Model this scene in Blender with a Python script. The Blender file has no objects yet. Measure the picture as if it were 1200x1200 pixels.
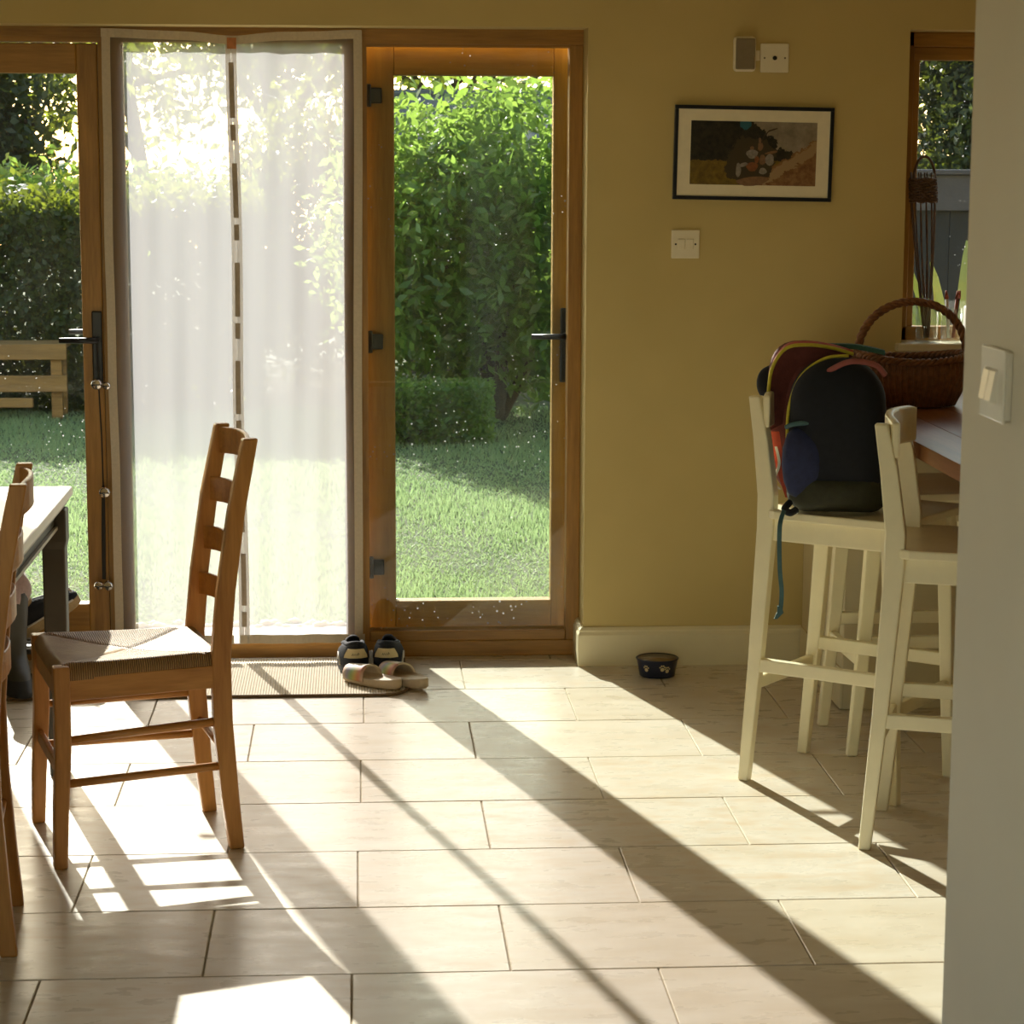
import bpy, bmesh, math, random
import numpy as np
from mathutils import Vector, Matrix, Euler
random.seed(7); rng = np.random.default_rng(7)
scn = bpy.context.scene
COL = scn.collection
PI = math.pi

# ------------------------------------------------------------------ camera
cd = bpy.data.cameras.new('camera'); cam = bpy.data.objects.new('camera', cd); COL.objects.link(cam)
cd.sensor_width = 36; cd.sensor_fit = 'HORIZONTAL'; cd.lens = 2710.81 / 1200 * 36
cd.clip_start = .05; cd.clip_end = 300
YAW, PIT, ROL = math.radians(3.8343), math.radians(8.8541), math.radians(.2056)
Fv = Vector((math.sin(YAW) * math.cos(PIT), math.cos(YAW) * math.cos(PIT), -math.sin(PIT)))
rt = Vector((math.cos(YAW), -math.sin(YAW), 0)); up = rt.cross(Fv)
Rv = rt * math.cos(ROL) + up * math.sin(ROL); Uv = up * math.cos(ROL) - rt * math.sin(ROL)
M = Matrix((Rv, Uv, -Fv)).transposed().to_4x4(); M.translation = Vector((.16735, 0, 1.58194))
cam.matrix_world = M
cd.dof.use_dof = True; cd.dof.focus_distance = 6.2; cd.dof.aperture_fstop = 18
scn.camera = cam

# ------------------------------------------------------------------ world, sun, exposure
SUN_DIR = Vector((.284, -1, -.54)).normalized()           # the way the light travels
w = bpy.data.worlds.new('sky'); scn.world = w; w.use_nodes = True
nt = w.node_tree; nt.nodes.clear()
sk = nt.nodes.new('ShaderNodeTexSky'); sk.sky_type = 'NISHITA'; sk.sun_disc = False
sk.sun_elevation = math.radians(27.4); sk.sun_rotation = math.atan2(-.284, 1)
sk.air_density = 1.0; sk.dust_density = .8; sk.ozone_density = 1.0
bg = nt.nodes.new('ShaderNodeBackground'); bg.inputs[1].default_value = .66
wo = nt.nodes.new('ShaderNodeOutputWorld')
tint = nt.nodes.new('ShaderNodeMix'); tint.data_type = 'RGBA'; tint.blend_type = 'MULTIPLY'; tint.inputs[0].default_value = 1   # warm film balance
tint.inputs[7].default_value = (1, .89, .70, 1)
nt.links.new(sk.outputs[0], tint.inputs[6]); nt.links.new(tint.outputs[2], bg.inputs[0]); nt.links.new(bg.outputs[0], wo.inputs[0])
sl = bpy.data.lights.new('sun', 'SUN'); sl.energy = 13.5; sl.color = (1, .96, .90); sl.angle = math.radians(.53)
so = bpy.data.objects.new('sun', sl); COL.objects.link(so)
so.rotation_euler = SUN_DIR.to_track_quat('-Z', 'Y').to_euler()
so.location = (-3, 12, 9)
vs = scn.view_settings
vs.view_transform = 'Standard'; vs.look = 'None'; vs.exposure = .02; vs.gamma = 1; vs.use_curve_mapping = False
cy = scn.cycles
cy.max_bounces = 10; cy.diffuse_bounces = 6; cy.glossy_bounces = 4; cy.transparent_max_bounces = 24
cy.transmission_bounces = 6; cy.caustics_reflective = False; cy.caustics_refractive = False; cy.sample_clamp_indirect = 8

# ------------------------------------------------------------------ helpers: materials
def srgb(r, g, b):
    f = lambda c: (c / 255 / 12.92) if c / 255 < .04045 else ((c / 255 + .055) / 1.055) ** 2.4
    return (f(r), f(g), f(b), 1)
MATS = {}
class N:
    def __init__(s, name):
        s.m = bpy.data.materials.new(name); s.m.use_nodes = True; s.t = s.m.node_tree; s.t.nodes.clear()
        s.out = s.t.nodes.new('ShaderNodeOutputMaterial'); MATS[name] = s.m
    def n(s, typ, **kw):
        nd = s.t.nodes.new('ShaderNode' + typ)
        for k, v in kw.items():
            if k.startswith('i_'):
                key = k[2:]; key = int(key) if key.isdigit() else key.replace('_', ' ')
                if isinstance(v, tuple) and len(v) == 2 and isinstance(v[0], bpy.types.Node): s.t.links.new(v[0].outputs[v[1]], nd.inputs[key])
                elif isinstance(v, bpy.types.Node): s.t.links.new(v.outputs[0], nd.inputs[key])
                else: nd.inputs[key].default_value = v
            else: setattr(nd, k, v)
        return nd
    def math(s, op, a, b=0.0, c=0.0):
        return s.n('Math', operation=op, i_0=a, i_1=b, i_2=c)
    def mix(s, f, a, b, bt='MIX'):
        nd = s.t.nodes.new('ShaderNodeMix'); nd.data_type = 'RGBA'; nd.blend_type = bt
        for sock, v in ((nd.inputs[0], f), (nd.inputs[6], a), (nd.inputs[7], b)):
            if isinstance(v, tuple) and len(v) == 2: s.t.links.new(v[0].outputs[v[1]], sock)
            elif isinstance(v, bpy.types.Node): s.t.links.new(v.outputs[2] if v.bl_idname == 'ShaderNodeMix' else v.outputs[0], sock)
            else: sock.default_value = v
        return (nd, 2)
    def ramp(s, f, stops):
        nd = s.t.nodes.new('ShaderNodeValToRGB'); e = nd.color_ramp.elements
        while len(e) < len(stops): e.new(.5)
        for el, (p, c) in zip(e, stops): el.position = p; el.color = c if isinstance(c, tuple) else (c, c, c, 1)
        s.t.links.new((f[0].outputs[f[1]] if isinstance(f, tuple) else f.outputs[0]), nd.inputs[0]); return nd
    def coords(s, scale=(1, 1, 1), kind='Object', rot=(0, 0, 0)):
        tc = s.n('TexCoord'); mp = s.n('Mapping'); mp.inputs['Scale'].default_value = scale; mp.inputs['Rotation'].default_value = rot
        s.t.links.new(tc.outputs[kind], mp.inputs[0]); return mp
    def noise(s, vec, scale, detail=4, rough=.55):
        return s.n('TexNoise', i_Vector=vec, i_Scale=scale, i_Detail=detail, i_Roughness=rough)
    def bump(s, h, strength, dist=.01):
        return s.n('Bump', i_Height=h, i_Strength=strength, i_Distance=dist)
    def surf(s, sh):
        s.t.links.new(sh.outputs[0], s.out.inputs[0]); return s.m
    def bsdf(s, **kw): return s.n('BsdfPrincipled', **kw)

def plain(name, c, rough=.6, var=.12, scale=30, bump=.0, metal=0.0, spec=.5, sheen=0.0, bscale=None):
    k = N(name); v = k.coords(); nz = k.noise(v, scale)
    d = tuple(x * (1 - var) for x in c[:3]) + (1,); l = tuple(min(1, x * (1 + var)) for x in c[:3]) + (1,)
    col = k.ramp(nz, [(.3, d), (.7, l)])
    kw = dict(i_Base_Color=col, i_Roughness=rough, i_Metallic=metal, i_Specular_IOR_Level=spec, i_Sheen_Weight=sheen)
    if bump: kw['i_Normal'] = k.bump(k.noise(v, bscale or scale * 4, 3), bump, .004)
    return k.surf(k.bsdf(**kw))

def wood(name, dark, light, rough=.45, axis=2, scale=9, stretch=.09):
    k = N(name); sc = [1, 1, 1]; sc[axis] = stretch
    v = k.coords(tuple(sc)); oi = k.n('ObjectInfo')
    add = k.n('VectorMath', operation='ADD', i_0=v, i_1=(oi, 'Random'))
    a = k.noise(add, scale * 3, 5, .6); b = k.noise(add, scale * 14, 3, .6)
    f = k.math('ADD', k.math('MULTIPLY', a, .7), k.math('MULTIPLY', b, .3))
    col = k.ramp(f, [(.35, dark), (.5, tuple((p + q) / 2 for p, q in zip(dark, light))), (.66, light)])
    return k.surf(k.bsdf(i_Base_Color=col, i_Roughness=rough, i_Normal=k.bump(b, .12, .002)))

def leafmat(name, c1, c2, trans=.45, rough=.4, tc=(.62, .72, .06, 1)):
    k = N(name); g = k.n('NewGeometry'); 
    col = k.ramp((g, 'Random Per Island'), [(0, c1), (1, c2)])
    d = k.bsdf(i_Base_Color=col, i_Roughness=rough, i_Specular_IOR_Level=.5)
    tcol = k.mix(.6, (col, 0), tc)
    t = k.n('BsdfTranslucent', i_Color=tcol)
    return k.surf(k.n('MixShader', i_0=trans, i_1=d, i_2=t))

# ---- surfaces
k = N('wall_paint'); v = k.coords()
nz = k.noise(v, 2.2, 3); fine = k.noise(v, 380, 2)
col = k.ramp(nz, [(.3, (.56, .44, .175, 1)), (.7, (.62, .49, .205, 1))])
k.surf(k.bsdf(i_Base_Color=col, i_Roughness=.75, i_Normal=k.bump(fine, .12, .002)))
k = N('column_paint'); v = k.coords()
nz = k.noise(v, 2.2, 3); fine = k.noise(v, 300, 2)
col = k.ramp(nz, [(.3, (.73, .675, .57, 1)), (.7, (.79, .735, .63, 1))])
k.surf(k.bsdf(i_Base_Color=col, i_Roughness=.7, i_Normal=k.bump(fine, .1, .002)))
plain('ceiling_paint', (.68, .58, .36, 1), .8, .03, 3)
plain('skirting_paint', (.78, .70, .46, 1), .4, .03, 12)
plain('grout', (.38, .31, .20, 1), .9, .15, 60)

k = N('travertine'); tc = k.n('TexCoord'); oi = k.n('ObjectInfo')
off = k.n('VectorMath', operation='MULTIPLY_ADD', i_0=(tc, 'Object'), i_1=(1, 1, 1), i_2=(oi, 'Location'))
mp = k.n('Mapping', i_Vector=off); mp.inputs['Scale'].default_value = (1, 2.4, 1)
a = k.noise(mp, 3.5, 5, .6); b = k.noise(mp, 9, 4, .55)
col = k.ramp(a, [(.32, (.62, .54, .425, 1)), (.5, (.68, .615, .515, 1)), (.68, (.73, .675, .585, 1))])
tint = k.ramp((oi, 'Random'), [(0, (.95, .915, .855, 1)), (.5, (1, .985, .965, 1)), (1, (1, 1, 1, 1))])
col2 = k.mix(1.0, (col, 0), (tint, 0), 'MULTIPLY')
stain = k.ramp(b, [(.48, 0), (.74, 1)])
amt = k.math('MULTIPLY', (stain, 0), k.math('POWER', (oi, 'Random'), 2.0))
col3 = k.mix((k.math('MULTIPLY', amt, .62), 0), col2, (.54, .37, .20, 1))
pits = k.ramp(k.noise(off, 60, 2), [(.16, 1), (.19, 0)])
col4 = k.mix((k.math('MULTIPLY', (pits, 0), .35), 0), col3, (.30, .22, .13, 1))
rg = k.n('MapRange', i_Value=b, i_1=.3, i_2=.7, i_3=.24, i_4=.36)
k.surf(k.bsdf(i_Base_Color=col4, i_Roughness=rg, i_Specular_IOR_Level=.30, i_Normal=k.bump(b, .015, .003)))

OAK_D, OAK_L = (.24, .115, .018, 1), (.46, .235, .045, 1)
for ax, nm in ((2, 'oak_upright'), (0, 'oak_level')): wood(nm, OAK_D, OAK_L, .42, ax)
for ax, nm in ((2, 'leaf_oak_upright'), (0, 'leaf_oak_level')): wood(nm, (.30, .15, .022, 1), (.50, .28, .05, 1), .45, ax)
wood('chair_wood', (.36, .145, .028, 1), (.58, .27, .065, 1), .38, 2)
wood('chair_wood_level', (.36, .145, .028, 1), (.58, .27, .065, 1), .38, 0)
wood('worktop_wood', (.22, .085, .03, 1), (.38, .17, .07, 1), .28, 1)
wood('bench_wood', (.17, .085, .022, 1), (.30, .16, .045, 1), .7, 0)
plain('stool_paint', (.88, .80, .54, 1), .38, .04, 14)
plain('panel_paint', (.66, .58, .37, 1), .5, .03, 10)
plain('table_white', (.80, .77, .72, 1), .35, .03, 14)
plain('table_grey', (.045, .042, .032, 1), .5, .12, 20)
plain('table_moulding', (.42, .40, .35, 1), .45, .05, 20)
plain('black_metal', (.012, .012, .014, 1), .35, .1, 40)
plain('chrome', (.75, .72, .66, 1), .18, .04, 40, metal=1.0)
plain('white_plastic', (.84, .77, .58, 1), .35, .02, 20)
plain('switch_plastic', (.80, .76, .69, 1), .35, .02, 20)
plain('taupe_plastic', (.24, .19, .115, 1), .55, .05, 60)
plain('dark_dot', (.012, .010, .008, 1), .6, .05, 60)
plain('screw', (.25, .2, .13, 1), .4, .05, 60, metal=.7)
plain('frame_black', (.010, .012, .018, 1), .3, .1, 30)
plain('picture_mount', (.86, .78, .57, 1), .8, .03, 40)
plain('tape', (.60, .52, .40, 1), .85, .06, 120, .2)
plain('magnet', (.42, .35, .27, 1), .7, .1, 60)
plain('tab_orange', (.50, .20, .08, 1), .8, .2, 60)
plain('cord_black', (.02, .018, .016, 1), .8, .1, 90)
plain('suede_black', (.007, .008, .011, 1), .85, .2, 60, .3)
plain('sole_white', (.62, .58, .50, 1), .6, .08, 40)
plain('sole_tan', (.36, .25, .12, 1), .7, .15, 40, .3)
plain('label_tan', (.60, .50, .27, 1), .6, .05, 40)
plain('slide_foam', (.56, .44, .28, 1), .65, .06, 50, .1)
plain('rubber_olive', (.038, .035, .026, 1), .5, .12, 20)
plain('rubber_black', (.012, .014, .018, 1), .55, .1, 20)
plain('fleece_pink', (.36, .25, .24, 1), .95, .15, 90, .6, sheen=.5)
plain('bowl_navy', (.012, .018, .045, 1), .28, .08, 20)
plain('bowl_steel', (.30, .22, .12, 1), .3, .05, 20, metal=.8)
plain('paw_cream', (.60, .50, .28, 1), .5, .05, 20)
plain('wicker', (.22, .085, .025, 1), .5, .3, 70, .4)
plain('wicker_dark', (.13, .050, .017, 1), .55, .3, 70, .4)
plain('willow', (.095, .045, .017, 1), .6, .25, 60)
plain('pack_black', (.006, .008, .014, 1), .85, .2, 60, .3, bscale=500)
plain('pack_blue', (.016, .024, .085, 1), .75, .2, 60, .3, bscale=500)
plain('pack_olive', (.030, .030, .012, 1), .75, .2, 60, .3, bscale=500)
plain('pack_maroon', (.13, .030, .022, 1), .8, .2, 40, .3)
plain('pack_red', (.45, .06, .025, 1), .7, .15, 40)
plain('pack_teal', (.05, .12, .13, 1), .7, .15, 40)
plain('pack_green', (.03, .10, .06, 1), .7, .15, 40)
plain('pack_rose', (.30, .085, .07, 1), .7, .1, 40)
plain('zip_yellow', (.55, .46, .03, 1), .6, .1, 90)
plain('pale_strap', (.70, .66, .56, 1), .6, .1, 40)
plain('cloth_white', (.75, .72, .66, 1), .8, .05, 40)
plain('cloth_dark', (.05, .06, .07, 1), .8, .1, 40)
plain('bristle', (.35, .10, .06, 1), .8, .2, 60)
plain('patio_stone', (.58, .53, .44, 1), .8, .15, 6, .3)
plain('pebble', (.65, .62, .56, 1), .7, .15, 20)
plain('soil', (.06, .075, .025, 1), .95, .3, 12)
plain('bark', (.06, .042, .026, 1), .9, .3, 20, .6)
plain('roof_slate', (.10, .105, .115, 1), .8, .2, 8, .3)
plain('shed_wall', (.10, .085, .06, 1), .9, .2, 8)
plain('fence_grey', (.034, .036, .052, 1), .75, .15, 12, .3)
plain('fence_dark', (.006, .009, .016, 1), .8, .2, 12, .3)
plain('pot_clay', (.28, .12, .06, 1), .8, .1, 12)
leafmat('laurel_leaf', (.025, .062, .010, 1), (.085, .17, .028, 1), .50, .30, (.62, .86, .15, 1))
leafmat('hedge_leaf', (.010, .020, .006, 1), (.030, .052, .012, 1), .30, .55)
leafmat('tree_leaf', (.025, .055, .012, 1), (.07, .13, .03, 1), .40, .5)
leafmat('conifer_leaf', (.007, .016, .006, 1), (.018, .03, .011, 1), .16, .65)
leafmat('grass_blade', (.16, .24, .10, 1), (.28, .36, .17, 1), .42, .6, (.55, .72, .34, 1))
leafmat('strap_leaf', (.13, .19, .055, 1), (.24, .30, .11, 1), .22, .30, (.40, .48, .20, 1))

# ---- glass with fresnel reflection and a little dust
def glassmat(name, dust=.05, speck=.5):
    k = N(name); v = k.coords()
    fr = k.n('Fresnel', i_IOR=1.45)
    tr = k.n('BsdfTransparent', i_Color=(.93, .95, .93, 1)); gl = k.n('BsdfGlossy', i_Roughness=.01)
    a = k.n('MixShader', i_0=fr, i_1=tr, i_2=gl)
    vo = k.n('TexVoronoi', i_Vector=v, i_Scale=55.0)
    nz = k.noise(v, 4, 3); sm = k.noise(k.coords((1, 1, .25)), 9, 4)
    rad = k.math('MULTIPLY', (vo, 'Color'), .22)
    sp = k.math('LESS_THAN', (vo, 'Distance'), k.math('MULTIPLY', rad, k.ramp(nz, [(.42, 0), (.62, 1)])))
    df = k.math('ADD', k.math('MULTIPLY', sp, speck), k.math('MULTIPLY', k.ramp(sm, [(.40, .1), (.72, 1)]), dust))
    t = k.n('BsdfTranslucent', i_Color=(.8, .8, .78, 1)); d = k.n('BsdfDiffuse', i_Color=(.8, .8, .78, 1))
    m = k.n('MixShader', i_0=.5, i_1=t, i_2=d)
    return k.surf(k.n('MixShader', i_0=df, i_1=a, i_2=m))
glassmat('glass_dusty', .004, .35); glassmat('glass_clean', .002, .12)
k = N('jar_glass')
k.surf(k.n('MixShader', i_0=.10, i_1=k.n('BsdfTransparent', i_Color=(.93, .95, .95, 1)), i_2=k.n('BsdfGlossy', i_Roughness=.03)))
# ---- fly screen net: half open, half thin white thread that lets light through
k = N('fly_net'); v = k.coords()
d = k.n('BsdfDiffuse', i_Color=(.50, .45, .38, 1)); t = k.n('BsdfTranslucent', i_Color=(.315, .32, .325, 1))
m = k.n('MixShader', i_0=.72, i_1=d, i_2=t)
k.surf(k.n('MixShader', i_0=.54, i_1=k.n('BsdfTransparent', i_Color=(1, 1, 1, 1)), i_2=m))
k = N('net_binding')
t = k.n('BsdfTranslucent', i_Color=(.55, .55, .54, 1)); d = k.n('BsdfDiffuse', i_Color=(.75, .70, .62, 1))
m = k.n('MixShader', i_0=.35, i_1=d, i_2=t)
k.surf(k.n('MixShader', i_0=.88, i_1=k.n('BsdfTransparent'), i_2=m))
# ---- rush seat: strands run square to the nearest rail, meeting on the diagonals
k = N('rush'); tc = k.n('TexCoord'); sx = k.n('SeparateXYZ', i_0=(tc, 'Object'))
ax = k.math('ABSOLUTE', (sx, 'X')); ay = k.math('ABSOLUTE', (sx, 'Y'))
sel = k.math('GREATER_THAN', ax, k.math('MULTIPLY', ay, 1.02))
u = k.math('ADD', k.math('MULTIPLY', (sx, 'Y'), sel), k.math('MULTIPLY', (sx, 'X'), k.math('SUBTRACT', 1.0, sel)))
nz = k.noise((tc, 'Object'), 40, 3)
st = k.math('SINE', k.math('ADD', k.math('MULTIPLY', u, 1250.0), k.math('MULTIPLY', nz, 5.0)))
h = k.math('MULTIPLY_ADD', st, .5, .5)
col = k.ramp(h, [(0, (.14, .065, .020, 1)), (.45, (.40, .22, .075, 1)), (1, (.62, .40, .17, 1))])
col2 = k.mix((k.ramp(k.noise((tc, 'Object'), 14, 3), [(.35, 0), (.65, .45)]), 0), (col, 0), (.24, .11, .035, 1))
k.surf(k.bsdf(i_Base_Color=col2, i_Roughness=.55, i_Normal=k.bump(h, .9, .003)))
k = N('mat_weave'); tc = k.n('TexCoord'); sx = k.n('SeparateXYZ', i_0=(tc, 'Object'))
wv = k.math('MULTIPLY_ADD', k.math('SINE', k.math('MULTIPLY', (sx, 'Y'), 900.0)), .5, .5)
col = k.ramp(wv, [(0, (.58, .50, .36, 1)), (1, (.74, .66, .50, 1))])
k.surf(k.bsdf(i_Base_Color=col, i_Roughness=.9, i_Normal=k.bump(wv, .4, .003)))
plain('mat_edge', (.16, .10, .045, 1), .9, .2, 60)
# ---- rainbow strap of the slides
k = N('slide_strap'); tc = k.n('TexCoord'); sx = k.n('SeparateXYZ', i_0=(tc, 'Object'))
p = k.math('FRACT', k.math('MULTIPLY', (sx, 'X'), 12.0))
rb = k.ramp(p, [(0, (.55, .42, .30, 1)), (.25, (.55, .20, .10, 1)), (.45, (.50, .36, .08, 1)), (.65, (.25, .35, .12, 1)), (.85, (.30, .25, .30, 1)), (1, (.55, .42, .30, 1))])
msk = k.math('GREATER_THAN', (sx, 'Y'), .014)
col = k.mix((msk, 0), (.62, .52, .36, 1), (rb, 0))
k.surf(k.bsdf(i_Base_Color=col, i_Roughness=.6))
# ---- the framed print: a landscape with dark trees, sky, field, sandy slope
k = N('landscape_print'); tc = k.n('TexCoord'); sx = k.n('SeparateXYZ', i_0=(tc, 'Object'))
X, Z = (sx, 'X'), (sx, 'Z'); vec = (tc, 'Object')
n1 = k.noise(vec, 22, 5, .65); n2 = k.noise(vec, 60, 5, .7)
w1 = k.math('MULTIPLY_ADD', n1, .10, -.05); w2 = k.math('MULTIPLY_ADD', n2, .06, -.03)
sky = k.ramp(n1, [(.35, (.20, .165, .12, 1)), (.7, (.36, .30, .22, 1))])
# trees: high on the left, low strip on the right
edge = k.n('MapRange', i_Value=X, i_1=-.03, i_2=.10, i_3=.12, i_4=.005)
tm = k.math('LESS_THAN', k.math('ADD', Z, w1), edge)
trees = k.ramp(n2, [(.35, (.006, .007, .005, 1)), (.75, (.045, .035, .018, 1))])
c = k.mix((tm, 0), (sky, 0), (trees, 0))
blue = k.math('LESS_THAN', k.math('ADD', k.math('POWER', k.math('ADD', X, .028), 2.0), k.math('POWER', k.math('SUBTRACT', Z, .088), 2.0)), k.math('MULTIPLY', n2, .0006))
c = k.mix((blue, 0), c, (.02, .12, .16, 1))
fm = k.math('LESS_THAN', k.math('ADD', Z, k.math('MULTIPLY', w2, .5)), -.022)
field = k.ramp(n2, [(.3, (.10, .065, .008, 1)), (.7, (.25, .16, .02, 1))])
c = k.mix((fm, 0), c, (field, 0))
slope = k.math('LESS_THAN', k.math('ADD', Z, w2), k.math('MULTIPLY_ADD', X, .62, -.075))
sm_ = k.math('MULTIPLY', slope, k.math('GREATER_THAN', X, .02))
sand = k.ramp(n2, [(.3, (.14, .055, .018, 1)), (.7, (.34, .19, .08, 1))])
c = k.mix((sm_, 0), c, (sand, 0))
log = k.math('LESS_THAN', k.math('ABSOLUTE', k.math('SUBTRACT', k.math('ADD', Z, w2), k.math('MULTIPLY_ADD', X, .66, -.105))), .017)
lm = k.math('MULTIPLY', log, k.math('GREATER_THAN', X, .03))
c = k.mix((lm, 0), c, (.36, .24, .12, 1))
bush = k.math('LESS_THAN', k.math('ADD', k.math('POWER', k.math('ADD', X, .01), 2.0), k.math('POWER', k.math('ADD', Z, .025), 2.0)), k.math('MULTIPLY', n1, .011))
c = k.mix((bush, 0), c, (.055, .04, .018, 1))
k.surf(k.bsdf(i_Base_Color=c, i_Roughness=.35))
plain('print_cloth_pale', (.26, .23, .19, 1), .4, .25, 120)
plain('print_cloth_orange', (.24, .085, .03, 1), .4, .25, 120)
plain('print_skin', (.22, .12, .06, 1), .4, .2, 120)
plain('print_branch', (.05, .03, .015, 1), .4, .2, 120)

# ------------------------------------------------------------------ helpers: meshes
class MB:
    def __init__(s): s.v = []; s.f = []
    def add(s, vs, fs):
        o = len(s.v); s.v += [tuple(p) for p in vs]; s.f += [tuple(i + o for i in f) for f in fs]; return s
    def box(s, x0, x1, y0, y1, z0, z1):
        return s.add([(x0, y0, z0), (x1, y0, z0), (x1, y1, z0), (x0, y1, z0), (x0, y0, z1), (x1, y0, z1), (x1, y1, z1), (x0, y1, z1)],
                     [(0, 3, 2, 1), (4, 5, 6, 7), (0, 1, 5, 4), (1, 2, 6, 5), (2, 3, 7, 6), (3, 0, 4, 7)])
    def tube(s, pts, r, n=10, cap=True, sq=None):
        """round (or sq=(a,b) rectangular-section) tube along points; r number or list"""
        pts = [Vector(p) for p in pts]; R = r if isinstance(r, (list, tuple)) else [r] * len(pts)
        ref = None; rings = []
        for i, p in enumerate(pts):
            t = (pts[min(i + 1, len(pts) - 1)] - pts[max(i - 1, 0)])
            t = t.normalized() if t.length > 1e-9 else Vector((0, 0, 1))
            if ref is None: ref = Vector((1, 0, 0)) if abs(t.x) < .9 else Vector((0, 1, 0))
            a = (ref - t * ref.dot(t)).normalized(); b = t.cross(a); ref = a
            rings.append([p + (a * math.cos(q) + b * math.sin(q)) * R[i] for q in [2 * PI * j / n for j in range(n)]])
        vs = [p for ring in rings for p in ring]; fs = []
        for i in range(len(pts) - 1):
            for j in range(n): fs.append((i * n + j, i * n + (j + 1) % n, (i + 1) * n + (j + 1) % n, (i + 1) * n + j))
        if cap: fs.append(tuple(reversed(range(n)))); fs.append(tuple(range((len(pts) - 1) * n, len(pts) * n)))
        return s.add(vs, fs)
    def bar(s, pts, sec, xa=(1, 0, 0), ya=(0, 1, 0)):
        """rectangular section along points, section axes xa, ya fixed; sec = (w,d) or a list of them"""
        xa = Vector(xa); ya = Vector(ya); S = sec if isinstance(sec, list) else [sec] * len(pts); vs = []; fs = []
        for p, (w_, d_) in zip(pts, S):
            p = Vector(p)
            for a, b in ((-1, -1), (1, -1), (1, 1), (-1, 1)): vs.append(p + xa * a * w_ / 2 + ya * b * d_ / 2)
        for i in range(len(pts) - 1):
            for j in range(4): fs.append((i * 4 + j, i * 4 + (j + 1) % 4, i * 4 + 4 + (j + 1) % 4, i * 4 + 4 + j))
        fs.append((3, 2, 1, 0)); o = (len(pts) - 1) * 4; fs.append((o, o + 1, o + 2, o + 3))
        return s.add(vs, fs)
    def lathe(s, prof, n=32, c=(0, 0, 0)):
        vs = []; fs = []
        for r, z in prof:
            for j in range(n): vs.append((c[0] + r * math.cos(2 * PI * j / n), c[1] + r * math.sin(2 * PI * j / n), c[2] + z))
        for i in range(len(prof) - 1):
            for j in range(n): fs.append((i * n + j, i * n + (j + 1) % n, (i + 1) * n + (j + 1) % n, (i + 1) * n + j))
        if prof[0][0] > 1e-6: fs.append(tuple(reversed(range(n))))
        if prof[-1][0] > 1e-6: fs.append(tuple(range((len(prof) - 1) * n, len(prof) * n)))
        return s.add(vs, fs)
    def grid(s, nu, nv, fn, closed_u=False):
        vs = [fn(i / (nu if closed_u else nu - 1), j / (nv - 1)) for j in range(nv) for i in range(nu)]; fs = []
        for j in range(nv - 1):
            for i in range(nu if closed_u else nu - 1):
                fs.append((j * nu + i, j * nu + (i + 1) % nu, (j + 1) * nu + (i + 1) % nu, (j + 1) * nu + i))
        return s.add(vs, fs)
    def puffy(s, outline, cen, nrm, df, db, rings=(1, .97, .9, .78, .6, .35), p=2.6):
        """a stuffed panel: outline points (3-D), bulging df along nrm and db against it"""
        cen = Vector(cen); nrm = Vector(nrm).normalized(); n = len(outline); P = [Vector(q) for q in outline]
        def lay(sign, d):
            vs = []
            for r in rings:
                h_ = d * (1 - r ** p) ** (1 / p) if r < 1 else 0
                vs += [cen + (q - cen) * r + nrm * sign * h_ for q in P]
            vs.append(cen + nrm * sign * d); fs = []
            for i in range(len(rings) - 1):
                for j in range(n):
                    q = (i * n + j, i * n + (j + 1) % n, (i + 1) * n + (j + 1) % n, (i + 1) * n + j)
                    fs.append(q if sign > 0 else q[::-1])
            c_ = len(vs) - 1; b_ = (len(rings) - 1) * n
            for j in range(n):
                q = (b_ + j, b_ + (j + 1) % n, c_); fs.append(q if sign > 0 else q[::-1])
            s.add(vs, fs)
        lay(1, df); lay(-1, db); return s
    def mesh(s, name, shift=None):
        me = bpy.data.meshes.new(name); v = s.v
        if shift is not None: v = [tuple(shift @ Vector(p)) for p in v]
        me.from_pydata(v, [], s.f); me.update()
        bm = bmesh.new(); bm.from_mesh(me); bmesh.ops.remove_doubles(bm, verts=bm.verts, dist=1e-5)
        bmesh.ops.recalc_face_normals(bm, faces=bm.faces); bm.to_mesh(me); bm.free(); return me
    def build(s, name, mat, parent=None, bevel=0, smooth=False, world=False, label=None, subsurf=0):
        shift = None
        if parent is not None and world:
            mw = parent.matrix_basis if parent.parent is None else parent.parent.matrix_basis @ parent.matrix_basis
            shift = mw.inverted()
        me = s.mesh(name, shift); o = bpy.data.objects.new(name, me); COL.objects.link(o)
        me.materials.append(MATS[mat]); 
        if parent is not None: o.parent = parent
        if smooth: me.polygons.foreach_set('use_smooth', [True] * len(me.polygons))
        if bevel:
            b = o.modifiers.new('bevel', 'BEVEL'); b.width = bevel; b.segments = 2; b.limit_method = 'ANGLE'; b.angle_limit = .6
        if subsurf:
            b = o.modifiers.new('sub', 'SUBSURF'); b.levels = subsurf; b.render_levels = subsurf
        if label: o['label'] = label
        return o
def B(*a): return MB().box(*a)
def tag(o, label, cat, group=None):
    o['label'] = label; o['category'] = cat
    if group: o['group'] = group
    return o
def thing(name, loc, label, cat, rz=0, group=None):
    o = bpy.data.objects.new(name, None); COL.objects.link(o); o.empty_display_size = .05
    o.location = loc; o.rotation_euler = (0, 0, rz); o.matrix_basis = Matrix.LocRotScale(Vector(loc), Euler((0, 0, rz)), None)
    return tag(o, label, cat, group)
def struct(o, label=None):
    o['kind'] = 'structure'
    if label: o['label'] = label
    return o
def copy_tree(o, parent=None):
    c = o.copy(); COL.objects.link(c); c.parent = parent
    for ch in list(o.children): copy_tree(ch, c)
    return c

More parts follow.
